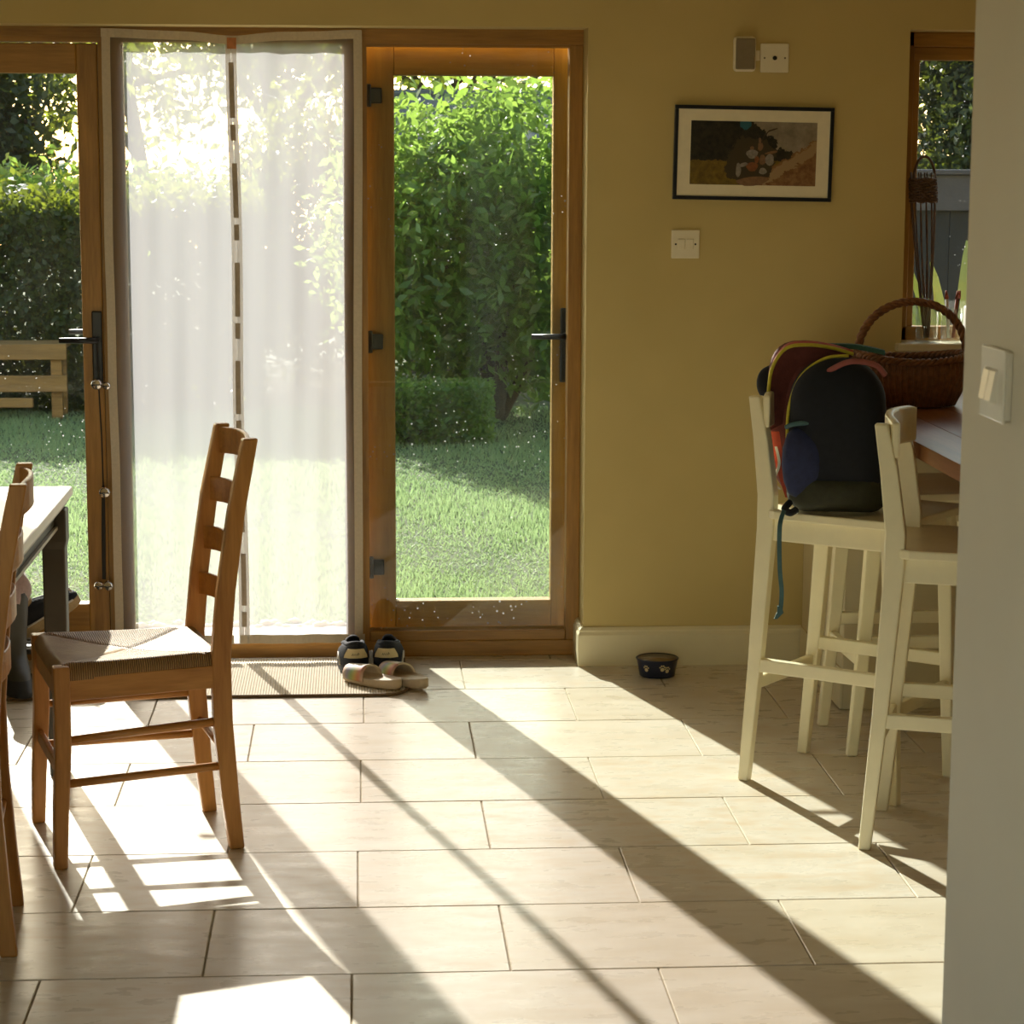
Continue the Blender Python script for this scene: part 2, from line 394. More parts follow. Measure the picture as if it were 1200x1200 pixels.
# ================================================================== THE ROOM
YW, YF = 7.025, 7.175           # inner wall face, inner face of the door frame
XO0, XO1, ZH = -1.272, .862, 1.95
RX0, RX1, RY0, RZ1 = -2.6, 3.9, -1.6, 2.42
# floor: a bed of grout with every tile a piece of its own
fl = struct(B(RX0, RX1, RY0, 7.26, -.06, -.004).build('floor', 'grout'), 'cream travertine floor tiles laid in half-offset rows')
Y0 = 6.7206; TW = .4; TL = .6; gap = .0034
tile_me = {}
def tile(x0, x1, y0, y1):
    wx, wy = round(x1 - x0, 4), round(y1 - y0, 4)
    if (wx, wy) not in tile_me:
        m = MB(); a, b, c = wx / 2, wy / 2, .0014
        m.add([(-a, -b, -.004), (a, -b, -.004), (a, b, -.004), (-a, b, -.004), (-a, -b, -.0015), (a, -b, -.0015), (a, b, -.0015), (-a, b, -.0015),
               (-a + c, -b + c, 0), (a - c, -b + c, 0), (a - c, b - c, 0), (-a + c, b - c, 0)],
              [(0, 1, 5, 4), (1, 2, 6, 5), (2, 3, 7, 6), (3, 0, 4, 7), (4, 5, 9, 8), (5, 6, 10, 9), (6, 7, 11, 10), (7, 4, 8, 11), (8, 9, 10, 11)])
        me = m.mesh('tile'); me.materials.append(MATS['travertine']); tile_me[(wx, wy)] = me
    o = bpy.data.objects.new('tile', tile_me[(wx, wy)]); COL.objects.link(o); o.parent = fl
    o.location = ((x0 + x1) / 2, (y0 + y1) / 2, random.uniform(-.0004, .0004))
offs = {-2: .28, -1: .8008, 0: .2961, 1: -.2133, 2: -.72, 3: .7729, 4: -.7333, 5: -.236, 6: -.7533}
for r in range(-2, 20):
    o = offs.get(r, .25 if r % 2 == 0 else .76) % 1.0
    ya, yb = Y0 - (r + 1) * TW, Y0 - r * TW
    if r == -2: ya, yb = Y0 + TW, 7.255
    if ya < RY0: break
    c = -5
    while (o + c) * TL < RX1:
        x0, x1 = max(RX0, (o + c) * TL), min(RX1, (o + c + 1) * TL)
        if x1 - x0 > .03 and x1 > -2.2 and x0 < 2.9: tile(x0 + gap / 2, x1 - gap / 2, ya + gap / 2, yb - gap / 2)
        c += 1
# back wall with the door opening and the kitchen window
WX0, WX1, WZ0 = 1.838, 3.15, 1.0
YB = 7.255
m = MB()
for a in ((RX0, XO0, YW, YB, 0, ZH), (RX0, RX1, YW, YB, ZH, RZ1), (XO1, WX0, YW, YB, 0, ZH), (WX0, WX1, YW, YB, 0, WZ0), (WX1, RX1, YW, YB, 0, ZH)): m.box(*a)
struct(m.build('wall_back', 'wall_paint'), 'cream-yellow painted wall around the garden doors')
m = MB()
for a in ((RY0 - .2, .3, -.06, RZ1), (.3, 2.5, -.06, .8), (.3, 2.5, 2.15, RZ1), (2.5, YB, -.06, RZ1)): m.box(RX0 - .2, RX0, a[0], a[1], a[2], a[3])  # unseen opening added to let sky light onto the partition
struct(m.build('wall_left', 'wall_paint'))
struct(B(RX1, RX1 + .2, RY0 - .2, YB, -.06, RZ1).build('wall_right', 'wall_paint'))
m = MB()   # the wall behind the viewer, with an unseen opening added for sky light
for a in ((RX0, -2.0, 0, RZ1), (-2.0, -1.55, 0, RZ1), (-1.55, .1, 0, .25), (-1.55, .1, 2.3, RZ1), (.1, RX1, 0, RZ1)):
    m.box(a[0], a[1], RY0 - .2, RY0, a[2], a[3])
struct(m.build('wall_rear', 'wall_paint'))
struct(B(RX0 - 1.4, RX1 + .2, RY0 - .2, YB, RZ1, RZ1 + .2).build('ceiling', 'ceiling_paint'))  # carried past the left wall as added eaves, keeping sun out of its opening
struct(B(.92, 1.06, RY0, 2.835, 0, RZ1).build('wall_partition', 'column_paint', bevel=.006), 'pale grey wall end with a light switch, close on the right')
# skirting with a moulded top, turning into the door reveal
prof = [(0, 0), (.018, 0), (.018, .098), (.013, .108), (.013, .113), (.006, .122), (0, .122)]
m = MB(); path = [((XO1 - 0, YF), (-1, 0)), ((XO1, YW), (-1, -1)), ((1.545, YW), (0, -1))]
vs = []
for (px, py), (nx, ny) in path: vs += [(px + nx * t, py + ny * t, z) for t, z in prof]
n = len(prof); fs = [tuple(range(n)), tuple(range(2 * n, 3 * n))]
for i in range(2):
    for j in range(n): fs.append((i * n + j, i * n + (j + 1) % n, (i + 1) * n + (j + 1) % n, (i + 1) * n + j))
m.add(vs, fs); struct(m.build('baseboard_back', 'skirting_paint'), 'cream skirting board with a moulded top edge')

# ------------------------------------------------------------------ door frame
df = thing('door_1', (-.205, 7.21, 0), 'oak frame of the three-bay garden doors', 'door'); del df['category']; df['kind'] = 'structure'
YO = 7.245
m = MB().box(XO0, XO1, YF, YO, 1.922, ZH); m.box(XO0, XO1, YF, 7.200, 1.905, 1.9219); m.box(.185, XO1, 7.2001, YO, 1.905, 1.9219); m.box(XO0, -.595, 7.2001, YO, 1.905, 1.9219)
m.build('head', 'oak_level', df, world=True)
B(XO0, XO1, YF, YO, 0, .05).build('threshold', 'oak_level', df, .003, world=True)
B(.20, .82, YF + .002, YO, .05, .083).build('sill_rail', 'oak_level', df, .003, world=True)
for a, b in ((XO0, -1.23), (.82, XO1)): B(a, b, YF, YO, .05, 1.905).build('post', 'oak_upright', df, .003, world=True)
for a, b, c, d in ((-.61, -.552, -.5519, -.535), (.142, .20, .125, .1419)):
    MB().box(a, b, YF, YO, .05, 1.905).box(c, d, YF, 7.200, .05, 1.905).build('post', 'oak_upright', df, world=True)
# fixed pane of the right bay
B(.20, .82, 7.207, 7.213, .083, 1.905).build('pane', 'glass_dusty', df, world=True)
for a, b, c, d in ((.20, .82, 1.897, 1.905),): B(a, b, 7.19, 7.23, c, d).build('bead', 'oak_level', df, world=True)
def leaf(root, x0, x1, y0, y1, z0, z1, sl, sr, tr, br, mu, ml, glass):
    B(x0, x0 + sl, y0, y1, z0, z1).build('stile', mu, root, .004, world=True)
    B(x1 - sr, x1, y0, y1, z0, z1).build('stile', mu, root, .004, world=True)
    B(x0 + sl, x1 - sr, y0, y1, z1 - tr, z1).build('rail', ml, root, .004, world=True)
    B(x0 + sl, x1 - sr, y0, y1, z0, z0 + br).build('rail', ml, root, .004, world=True)
    ym = (y0 + y1) / 2
    B(x0 + sl, x1 - sr, ym - .003, ym + .003, z0 + br, z1 - tr).build('pane', glass, root, world=True)
def handle(root, x, y, z0, z1, zl, dirx, diry, ln=.115):
    """backplate on face y, lever towards dirx, standing off by diry"""
    h_ = B(x - .016, x + .016, min(y, y + diry * .009), max(y, y + diry * .009), z0, z1).build('handle_plate', 'black_metal', root, .004, world=True)
    m = MB(); m.tube([(x, y, zl), (x, y + diry * .05, zl)], .010, 12)
    m.tube([(x, y + diry * .05, zl), (x + dirx * .03, y + diry * .055, zl), (x + dirx * ln, y + diry * .05, zl)], [.010, .009, .008], 12)
    l = m.build('lever', 'black_metal', h_, smooth=True); l.parent = h_
    mw = root.matrix_basis.inverted()
    l.data.transform(mw)
    if z1 - z0 > .2:
        c = MB().tube([(x, y, z0 + .06), (x, y + diry * .014, z0 + .06)], .009, 14).build('keyhole', 'dark_dot', h_); c.data.transform(mw)
    return h_
# closed left leaf
d2 = thing('door_2', (-.92, 7.21, .055), 'closed glazed oak leaf on the left with a black lever handle', 'door'); del d2['category']; d2['kind'] = 'structure'
leaf(d2, -1.228, -.612, 7.172, 7.232, .055, 1.90, .09, .063, .089, .125, 'oak_upright', 'oak_level', 'glass_dusty')
handle(d2, -.630, 7.172, .86, 1.095, 1.008, -1, -1, .11)
handle(d2, -.640, 7.232, .86, 1.095, 1.022, -1, 1, .09)
# the middle leaf, swung right round and standing outside the fixed pane
d3 = thing('door_3', (.53, 7.33, .02), 'glazed oak leaf swung open outside the right-hand fixed pane', 'door'); del d3['category']; d3['kind'] = 'structure'
leaf(d3, .160, .860, 7.290, 7.345, .025, 1.905, .125, .079, .091, .132, 'leaf_oak_upright', 'leaf_oak_level', 'glass_clean')
handle(d3, .822, 7.290, .86, 1.095, 1.008, -1, -1, .11)
for z in (1.752, .99, .27):
    m = MB(); m.box(.190, .247, 7.272, 7.290, z - .024, z + .024); m.tube([(.205, 7.274, z - .035), (.205, 7.274, z + .035)], .009, 12)
    m.build('hinge', 'black_metal', d3, .003, world=True)

# ------------------------------------------------------------------ kitchen window
wn = thing('window_1', (2.49, 7.2, WZ0), 'oak framed kitchen window', 'window'); del wn['category']; wn['kind'] = 'structure'
y0, y1 = 7.15, 7.21
B(WX0, WX1, y0, y1, 1.905, ZH).build('head', 'oak_level', wn, .003, world=True)
B(WX0, WX1, y0, y1, WZ0, WZ0 + .045).build('bottom_rail', 'oak_level', wn, .003, world=True)
for a, b in ((WX0, WX0 + .045), (2.47, 2.53), (WX1 - .045, WX1)): B(a, b, y0, y1, WZ0, ZH).build('post', 'oak_upright', wn, .003, world=True)
for a, b in ((WX0 + .045, 2.47), (2.53, WX1 - .045)):
    B(a, b, y0 + .015, y1 - .004, 1.865, 1.905).build('sash_rail', 'oak_level', wn, .003, world=True)
    B(a, a + .022, y0 + .015, y1 - .004, WZ0 + .045, 1.865).build('sash_stile', 'oak_upright', wn, .003, world=True)
    B(a + .022, b, 7.183, 7.189, WZ0 + .045, 1.865).build('pane', 'glass_dusty', wn, world=True)
struct(B(WX0 - .02, WX1, 6.99, 7.15, WZ0 - .02, WZ0 + .004).build('trim_1', 'skirting_paint', bevel=.004), 'cream window board')

# ================================================================== FLY SCREEN
fs_ = thing('fly_screen', (-.205, 7.165, .05), 'white net magnetic fly screen hanging over the middle doorway', 'fly screen')
SX0, SX1, SZ0, SZ1, SM = -.596, .184, .052, 1.943, -.206
def edge_l(z): return SX0 + .0025 * math.sin(z * 4) + .001 * math.sin(z * 13)
def edge_r(z): return SX1 + .002 * math.sin(z * 4 + 1) - .010 * (1 - z / 1.94) ** 2
def top(x): return SZ1 - .020 * math.exp(-((x - SM) / .10) ** 2) - .006 * math.sin((x - SX0) * 8) ** 2
def mid(z): return SM + .012 * (1 - z / 1.94) + .003 * math.sin(z * 6)
def yy(x, z): return 7.158 + .004 * math.sin(x * 31 + z * 3) + .003 * math.sin(x * 70 - z * 2) - .004 * math.sin(z * 4.2)
def net(xa, xb):
    def fn(u, v):
        z0 = SZ0; zt = None
        z = z0 + (SZ1 - z0) * v; x = xa(z) + (xb(z) - xa(z)) * u
        z = z0 + (top(x) - z0) * v
        return (x, yy(x, z), z)
    return MB().grid(30, 70, fn)
net(edge_l, mid).build('net_panel', 'fly_net', fs_, smooth=True, world=True)
net(mid, edge_r).build('net_panel', 'fly_net', fs_, smooth=True, world=True)
def ribbon(pts, wdt, vert, off, th=.0012):
    m = MB(); sec = (wdt, th)
    if vert: m.bar([(x, yy(x, z) - off, z) for x, z in pts], (wdt, th))
    else: m.bar([(x, yy(x, z) - off, z) for x, z in pts], (th, wdt), (0, 1, 0), (0, 0, 1))
    return m
zs = [SZ0 + (SZ1 - SZ0) * i / 50 for i in range(51)]
ribbon([(edge_l(z) + .012, min(z, top(edge_l(z)))) for z in zs], .026, True, .003).build('side_tape', 'tape', fs_, world=True)
ribbon([(edge_r(z) - .012, min(z, top(edge_r(z)))) for z in zs], .026, True, .003).build('side_tape', 'tape', fs_, world=True)
xs = [SX0 + (SX1 - SX0) * i / 40 for i in range(41)]
ribbon([(x, top(x) - .012) for x in xs], .026, False, .004).build('top_tape', 'tape', fs_, world=True)
ribbon([(x, SZ0 + .014) for x in xs if x < SM], .028, False, .004).build('bottom_tape', 'tape', fs_, world=True)
ribbon([(x, SZ0 + .014) for x in xs if x > SM], .028, False, .004).build('bottom_tape', 'tape', fs_, world=True)
for s in (-1, 1):
    ribbon([(mid(z) + s * .0085, z) for z in zs if z < top(SM)], .016, True, .003 + s * .001).build('closing_strip', 'net_binding', fs_, world=True)
z = 1.845; i = 0
while z > .12:
    ln = .165 if i % 2 == 0 else .048
    zc = z - ln / 2; x = mid(zc)
    m = MB(); m.bar([(mid(q), yy(mid(q), q) - .007, q) for q in (z - ln, zc, z)], (.0155, .003)); m.build('magnet', 'magnet', fs_, world=True)
    z -= ln + (.020 if i % 2 == 0 else .068); i += 1
B(SM - .014, SM + .014, 7.144, 7.147, 1.885, 1.918).build('maker_tab', 'tab_orange', fs_, world=True)

# ================================================================== JINGLE BELLS ON THE LEFT HANDLE
jb = thing('bell_strap', (-.622, 7.13, .22), 'black cord of silver jingle bells hanging from the left door handle', 'bells')
MB().tube([(-.630, 7.140, 1.008), (-.628, 7.145, .90), (-.622, 7.150, .70), (-.621, 7.152, .53)], .0022, 6).build('cord', 'cord_black', jb, world=True)
MB().tube([(-.621, 7.152, .555), (-.624, 7.153, .40), (-.626, 7.154, .262)], [.005, .0065, .006], 8).build('strap', 'cord_black', jb, world=True)
def bell(x, z, r, y=7.140):
    m = MB(); m.lathe([(.0005, -r), (r * .5, -r * .87), (r * .87, -r * .5), (r, -.06 * r), (r * 1.05, 0), (r, .06 * r), (r * .87, r * .5), (r * .5, r * .87), (.0005, r)], 16, (x, y, z))
    b = m.build('bell', 'chrome', jb, smooth=True, world=True)
    m = MB(); m.box(x - r * .8, x + r * .8, y - r * 1.02, y - r * .75, z - .0018, z + .0018); m.box(x - .0018, x + .0018, y - r * 1.02, y - r * .7, z - r * .7, z + r * .2)
    s_ = m.build('slot', 'dark_dot', b); s_.data.transform(jb.matrix_basis.inverted())
bell(-.632, .872, .018); bell(-.602, .868, .013, 7.132); bell(-.616, .537, .018); bell(-.640, .244, .015); bell(-.612, .243, .016)

# ================================================================== LADDER-BACK CHAIRS
def make_chair(name, loc, rz, label):
    t = thing(name, loc, label, 'chair', rz, 'ladder-back rush-seat chairs')
    CW, CL = 'chair_wood', 'chair_wood_level'
    for s in (-1, 1):
        MB().bar([(.200, s * .190, 0), (.196, s * .187, .12), (.187, s * .182, .28), (.187, s * .182, .458)],
                 [(.030, .030), (.033, .033), (.036, .036), (.036, .036)]).build('leg', CW, t, .004)
        MB().bar([(-.205, s * .158, 0), (-.192, s * .156, .12), (-.178, s * .153, .30), (-.176, s * .152, .45), (-.190, s * .152, .60), (-.216, s * .153, .78), (-.250, s * .154, .945)],
                 [(.034, .028), (.040, .028), (.044, .029), (.044, .029), (.042, .029), (.039, .029), (.034, .029)]).build('back_post', CW, t, .004)
    def px(z): return float(np.interp(z, [.45, .60, .78, .945], [-.176, -.190, -.216, -.250]))
    for zc, hh in ((.905, .062), (.790, .058), (.675, .056), (.565, .054)):
        m = MB(); P = []
        for i in range(9):
            u = -1 + i / 4; P.append((px(zc) - .026 * (1 - u * u), u * .150, zc + .008 * (1 - u * u)))
        m.bar(P, (.011, hh), (1, 0, 0), (0, 0, 1)); m.build('slat', CL, t, .003)
    # seat rails
    for s in (-1, 1): MB().bar([(.187, s * .182, .405), (-.176, s * .152, .405)], (.020, .052), (0, 1, 0), (0, 0, 1)).build('seat_rail', CL, t, .002)
    MB().bar([(.187, -.182, .405), (.187, .182, .405)], (.020, .052), (1, 0, 0), (0, 0, 1)).build('seat_rail', CW, t, .002)
    MB().bar([(-.176, -.152, .405), (-.176, .152, .405)], (.020, .052), (1, 0, 0), (0, 0, 1)).build('seat_rail', CW, t, .002)
    # woven seat
    def se(u, v):
        x = -.185 + .385 * u; hw = .158 + .036 * u
        e = min(u, 1 - u) * .385; y = (-1 + 2 * v) * hw; ey = hw - abs(y)
        d = min(e, ey); rollz = -.020 * max(0, 1 - d / .020) ** 2
        dip = -.013 * (1 - (abs(2 * u - 1)) ** 2) * (1 - abs(2 * v - 1) ** 2)
        diag = -.004 * math.exp(-((abs(x - .0075) - abs(y) * 1.02) / .008) ** 2)
        return (x, y, .463 + rollz + dip + diag)
    m = MB(); m.grid(80, 70, se)
    nu, nv = 80, 70; ed = [i for i in range(nu)] + [j * nu + nu - 1 for j in range(1, nv)] + [(nv - 1) * nu + i for i in range(nu - 2, -1, -1)] + [j * nu for j in range(nv - 2, 0, -1)]
    b0 = len(m.v); 
    for zz, sc in ((.425, 1.0), (.420, .96)):
        for i in ed: p = m.v[i]; m.v.append((p[0] * sc, p[1] * sc, zz))
    n = len(ed)
    for i in range(n):
        j = (i + 1) % n; m.f.append((ed[i], ed[j], b0 + j, b0 + i)); m.f.append((b0 + i, b0 + j, b0 + n + j, b0 + n + i))
    m.f.append(tuple(range(b0 + n, b0 + 2 * n)))
    m.build('seat', 'rush', t, smooth=True)
    for s in (-1, 1):
        MB().tube([(.189, s * .182, .288), (-.181, s * .153, .300)], [.0085, .0105, ][0:2], 10).build('stretcher', CL, t, smooth=True)
        MB().tube([(.193, s * .186, .190), (-.188, s * .155, .196)], .0095, 10).build('stretcher', CL, t, smooth=True)
    MB().bar([(.192, -.184, .215), (.192, .184, .215)], (.014, .030), (1, 0, 0), (0, 0, 1)).build('stretcher', CW, t, .003)
    MB().tube([(-.184, -.154, .230), (-.184, .154, .230)], .0095, 10).build('stretcher', CW, t, smooth=True)
    return t
make_chair('dining_chair', (-.357, 5.264, 0), math.atan2(-.257, -.966), 'wooden ladder-back dining chair with woven rush seat standing free on the tiles')
make_chair('dining_chair', (-.752, 4.600, 0), math.atan2(-.10, -.995), 'ladder-back dining chair at the left edge, nearest the viewer beside the white table')

# ================================================================== WHITE TABLE
tb = thing('dining_table', (-1.2, 4.95, 0), 'white-topped dining table with dark legs at the left edge', 'table')
TX0, TX1, TY0, TY1 = -1.62, -.560, 4.16, 5.895
B(TX0, TX1, TY0, TY1, .712, .736).build('tabletop', 'table_white', tb, .004, world=True)
B(TX0 + .01, TX1 - .012, TY0 + .01, TY1 - .012, .692, .712).build('top_moulding', 'table_moulding', tb, .006, world=True)
ap = B(TX1 - .055, TX1 - .035, TY0 + .1, TY1 - .10, .640, .692).build('apron', 'table_grey', tb, .002, world=True)
for a, b in ((.640, .649), (.683, .691)):
    o = B(TX1 - .036, TX1 - .027, TY0 + .12, TY1 - .1, a, b).build('moulding', 'table_moulding', ap); o.data.transform(tb.matrix_basis.inverted())
B(TX0 + .03, TX1 - .04, TY1 - .055, TY1 - .035, .640, .692).build('apron', 'table_grey', tb, .002, world=True)
B(TX0 + .03, TX1 - .04, TY0 + .035, TY0 + .055, .640, .692).build('apron', 'table_grey', tb, .002, world=True)
for x in (TX0 + .045, TX1 - .040):
    for y in (TY0 + .07, TY1 - .07):
        m = MB(); m.bar([(x, y, .690), (x, y, .610), (x, y, .590), (x, y, .30), (x, y, 0)], [(.066, .066), (.066, .066), (.057, .057), (.056, .056), (.048, .048)])
        m.build('leg', 'table_grey', tb, .004, world=True)

# ================================================================== BAR STOOLS
def make_stool(name, loc, rz, label):
    t = thing(name, loc, label, 'stool', rz, 'cream bar stools'); W = 'stool_paint'; H = .705
    for s in (-1, 1):
        MB().bar([(-.210, s * .165, 0), (-.183, s * .165, .32), (-.160, s * .165, .66), (-.160, s * .165, .74), (-.178, s * .165, .88), (-.198, s * .165, .985)],
                 [(.028, .026), (.036, .028), (.046, .030), (.046, .030), (.040, .030), (.030, .030)]).build('back_post', W, t, .004)
        MB().bar([(.205, s * .165, 0), (.190, s * .165, .32), (.175, s * .165, .685)], [(.026, .026), (.034, .030), (.042, .034)]).build('leg', W, t, .004)
        MB().bar([(-.160, s * .160, .655), (.175, s * .160, .655)], (.020, .058), (0, 1, 0), (0, 0, 1)).build('apron', W, t, .003)
        MB().bar([(-.186, s * .165, .305), (.192, s * .165, .305)], (.022, .034), (0, 1, 0), (0, 0, 1)).build('stretcher', W, t, .003)
    MB().bar([(.175, -.150, .655), (.175, .150, .655)], (.020, .058), (1, 0, 0), (0, 0, 1)).build('apron', W, t, .003)
    MB().bar([(-.160, -.150, .655), (-.160, .150, .655)], (.020, .058), (1, 0, 0), (0, 0, 1)).build('apron', W, t, .003)
    MB().bar([(.193, -.150, .235), (.193, .150, .235)], (.022, .034), (1, 0, 0), (0, 0, 1)).build('stretcher', W, t, .003)
    MB().bar([(-.190, -.150, .255), (-.190, .150, .255)], (.020, .032), (1, 0, 0), (0, 0, 1)).build('stretcher', W, t, .003)
    m = MB()
    def top_(u, v):
        x = -.178 + .398 * u; y = (-1 + 2 * v) * (.148 + .047 * min(1, u * 9)); 
        return (x, y, H - .008 * math.exp(-((x + .01) / .12) ** 2) * (1 - (2 * v - 1) ** 4))
    m.grid(24, 20, top_)
    nu, nv = 24, 20; ed = [i for i in range(nu)] + [j * nu + nu - 1 for j in range(1, nv)] + [(nv - 1) * nu + i for i in range(nu - 2, -1, -1)] + [j * nu for j in range(nv - 2, 0, -1)]
    b0 = len(m.v); n = len(ed)
    for i in ed: p = m.v[i]; m.v.append((p[0], p[1], H - .022))
    for i in range(n): m.f.append((ed[i], ed[(i + 1) % n], b0 + (i + 1) % n, b0 + i))
    m.f.append(tuple(range(b0, b0 + n))); m.build('seat', W, t, .004)
    m = MB(); P = []; Sg = []
    for i in range(13):
        u = -1 + i / 6; P.append((-.186 - .034 * (1 - u * u) + .022, u * .176, .948 + .006 * (1 - u * u))); Sg.append((.020, .088 if abs(u) < .99 else .080))
    m.bar(P, Sg, (1, 0, 0), (0, 0, 1)); m.build('top_rail', W, t, .006)
    return t
make_stool('bar_stool', (1.4125, 5.68, 0), math.radians(-37.8), 'cream painted bar stool carrying the dark backpack')
fw = Vector((.94, -.336)); c2 = Vector((1.384, 5.228)) + fw * .205
make_stool('bar_stool', (c2.x, c2.y, 0), math.radians(-19.7), 'cream painted bar stool nearest the grey wall end, partly hidden by it')
make_stool('bar_stool', (1.465 + .208, 6.073, 0), math.radians(2), 'cream painted bar stool farthest back, pushed under the worktop behind the backpack')

# ================================================================== PENINSULA AND WORKTOP
pn = thing('peninsula_unit', (2.3, 6.7, 0), 'cream panelled kitchen peninsula base under the wooden worktop', 'cabinet')
B(1.548, 3.4, 6.405, YW - .002, 0, .858).build('carcass', 'panel_paint', pn, .003, world=True)
B(1.540, 1.548, 6.40, YW - .02, .004, .12).build('plinth', 'skirting_paint', pn, .002, world=True)
wt = thing('worktop', (2.2, 5.9, .862), 'reddish wooden worktop of the breakfast bar holding the wicker basket', 'worktop')
for i in range(7):
    x0 = 1.497 + i * .13
    B(x0, x0 + .1295, 4.55, YW - .004, .862, .900).build('plank', 'worktop_wood', wt, .0015, world=True)
B(2.30, 2.40, 4.70, 4.80, 0, .862).build('post', 'panel_paint', wt, .003, world=True)

def smooth_path(P, n=8):
    out = []
    for i in range(len(P) - 1):
        p0, p1, p2, p3 = P[max(i - 1, 0)], P[i], P[i + 1], P[min(i + 2, len(P) - 1)]
        for j in range(n):
            t = j / n; out.append(.5 * ((2 * p1) + (p2 - p0) * t + (2 * p0 - 5 * p1 + 4 * p2 - p3) * t * t + (3 * p1 - p0 - 3 * p2 + p3) * t ** 3))
    return out + [P[-1]]
# ================================================================== BACKPACK
bp = thing('backpack', (1.35, 5.65, .705), 'open dark backpack with olive base and yellow zips on a bar stool', 'backpack')
BU = Vector((.985, -.17, 0)).normalized(); BN = Vector((-.17, -.985, 0)).normalized()     # across, towards the viewer
def bl(u, n_, z): return Vector((1.346, 5.645, .703)) + BU * u + BN * n_ + Vector((0, 0, z))
def arch(wd, z0, z1, n_, lean=0, r=.11, flare=0.0, du=0.0, steps=14):
    P = []; rb = .045
    for (cu, cz, rr, a0) in ((wd / 2 - rb, z0 + rb, rb, -PI / 2), (wd / 2 - r - flare, z1 - r, r, 0), (-wd / 2 + r + flare, z1 - r, r, PI / 2), (-wd / 2 + rb, z0 + rb, rb, PI)):
        for i in range(steps):
            a = a0 + PI / 2 * i / (steps - 1)
            P.append((cu + rr * math.cos(a), cz + rr * math.sin(a)))
    return [bl(u + du + lean * z, n_ , z) for u, z in P]
o1 = arch(.245, .0, .385, .03, -.02, .115, .004, .012)
MB().puffy(o1, bl(.008, .03, .18), BN, .095, .085).build('front_body', 'pack_black', bp, smooth=True, world=True)
o2 = arch(.250, .002, .105, .03, -.02, .045, .0, .012)
MB().puffy(o2, bl(.012, .03, .05), BN, .104, .09).build('base_panel', 'pack_olive', bp, smooth=True, world=True)
side = [bl(u, .075, z) for u, z in ((-.108, .03), (-.06, .035), (.0, .085), (.005, .14), (-.012, .200), (-.07, .222), (-.118, .215), (-.128, .12))]
MB().puffy(side, bl(-.065, .075, .13), (BN - BU * .35), .062, .02, p=2.4).build('side_pocket', 'pack_blue', bp, smooth=True, world=True, subsurf=1)
MB().tube(smooth_path([bl(-.118, .070, .212), bl(-.095, .098, .224), bl(-.055, .110, .225), bl(-.014, .112, .206)]), .006, 8).build('pocket_trim', 'pack_teal', bp, smooth=True, world=True)
# rear compartment, unzipped and gaping to the left
def rear(du, dn, z): return bl(-.045 + du, -.07 + dn, z)
o3 = []
for i in range(40):
    a = 2 * PI * i / 40; cu, su = math.cos(a), math.sin(a)
    o3.append(rear(.115 * math.copysign(abs(cu) ** .7, cu) - .03 * (su > 0) * su, -.0, .215 + .200 * math.copysign(abs(su) ** .75, su)))
MB().puffy(o3, rear(0, 0, .2), BN, .03, .05).build('rear_body', 'pack_maroon', bp, smooth=True, world=True)
lip = [rear(-.118, .05, .19), rear(-.118, .06, .29), rear(-.108, .065, .355), rear(-.075, .06, .400), rear(-.02, .055, .408), rear(.04, .05, .40), rear(.09, .04, .385)]
L = smooth_path(lip)
MB().tube(L, .0045, 8).build('zip', 'zip_yellow', bp, smooth=True, world=True)
m = MB(); cenr = rear(.02, -.03, .25)
for i in range(len(L) - 1): pass
m.grid(len(L), 6, lambda u, v: (L[int(round(u * (len(L) - 1)))] * (1 - v) + (cenr + (L[int(round(u * (len(L) - 1)))] - cenr) * .62 + BN * -.005) * v))
m.build('lining', 'pack_maroon', bp, smooth=True, world=True)
m = MB(); m.grid(len(L), 6, lambda u, v: (L[int(round(u * (len(L) - 1)))] + (BN * -.07 + Vector((0, 0, .012 * math.sin(v * PI)))) * v))
m.build('rear_gusset', 'pack_red', bp, smooth=True, world=True)
front_zip = smooth_path([bl(-.115, .045, .17), bl(-.112, .05, .26), bl(-.085, .055, .335), bl(-.03, .055, .380), bl(.03, .05, .388)])
MB().tube(front_zip, .0042, 8).build('zip', 'zip_yellow', bp, smooth=True, world=True)
MB().tube(smooth_path([bl(-.02, .085, .352), bl(.03, .105, .378), bl(.09, .10, .372), bl(.118, .085, .345)]), .007, 8).build('grab_handle', 'pack_rose', bp, smooth=True, world=True)
MB().puffy([rear(.0 + .05 * math.cos(a), .045, .30 + .045 * math.sin(a)) for a in [2 * PI * i / 20 for i in range(20)]], rear(0, .045, .30), BN, .015, .015).build('inner_pouch', 'pack_red', bp, smooth=True, world=True)
MB().bar([rear(-.045, .064, .285), rear(.02, .064, .295)], (.004, .014), tuple(BN), (0, 0, 1)).build('pouch_trim', 'zip_yellow', bp, world=True)
MB().tube(smooth_path([rear(-.095, -.02, .25), rear(-.128, -.01, .29), rear(-.125, -.015, .325), rear(-.09, -.03, .34)]), [.012] + [.017] * 23 + [.012], 10).build('strap_pad', 'pack_black', bp, smooth=True, world=True)
MB().bar(smooth_path([rear(.03, -.02, .40), rear(.10, -.03, .398), rear(.17, -.02, .385)]), (.03, .012), tuple(BN), (0, 0, 1)).build('rear_flap', 'pack_green', bp, world=True)
MB().bar(smooth_path([rear(-.10, .05, .19), rear(-.085, .075, .11), rear(-.06, .09, .03)]), (.022, .006), tuple(BU), tuple(BN)).build('strap', 'pack_red', bp, world=True)
MB().bar(smooth_path([rear(-.102, .055, .17), rear(-.088, .08, .115), rear(-.10, .085, .07), rear(-.085, .09, .05)]), (.007, .004), tuple(BU), tuple(BN)).build('strap', 'pale_strap', bp, world=True)
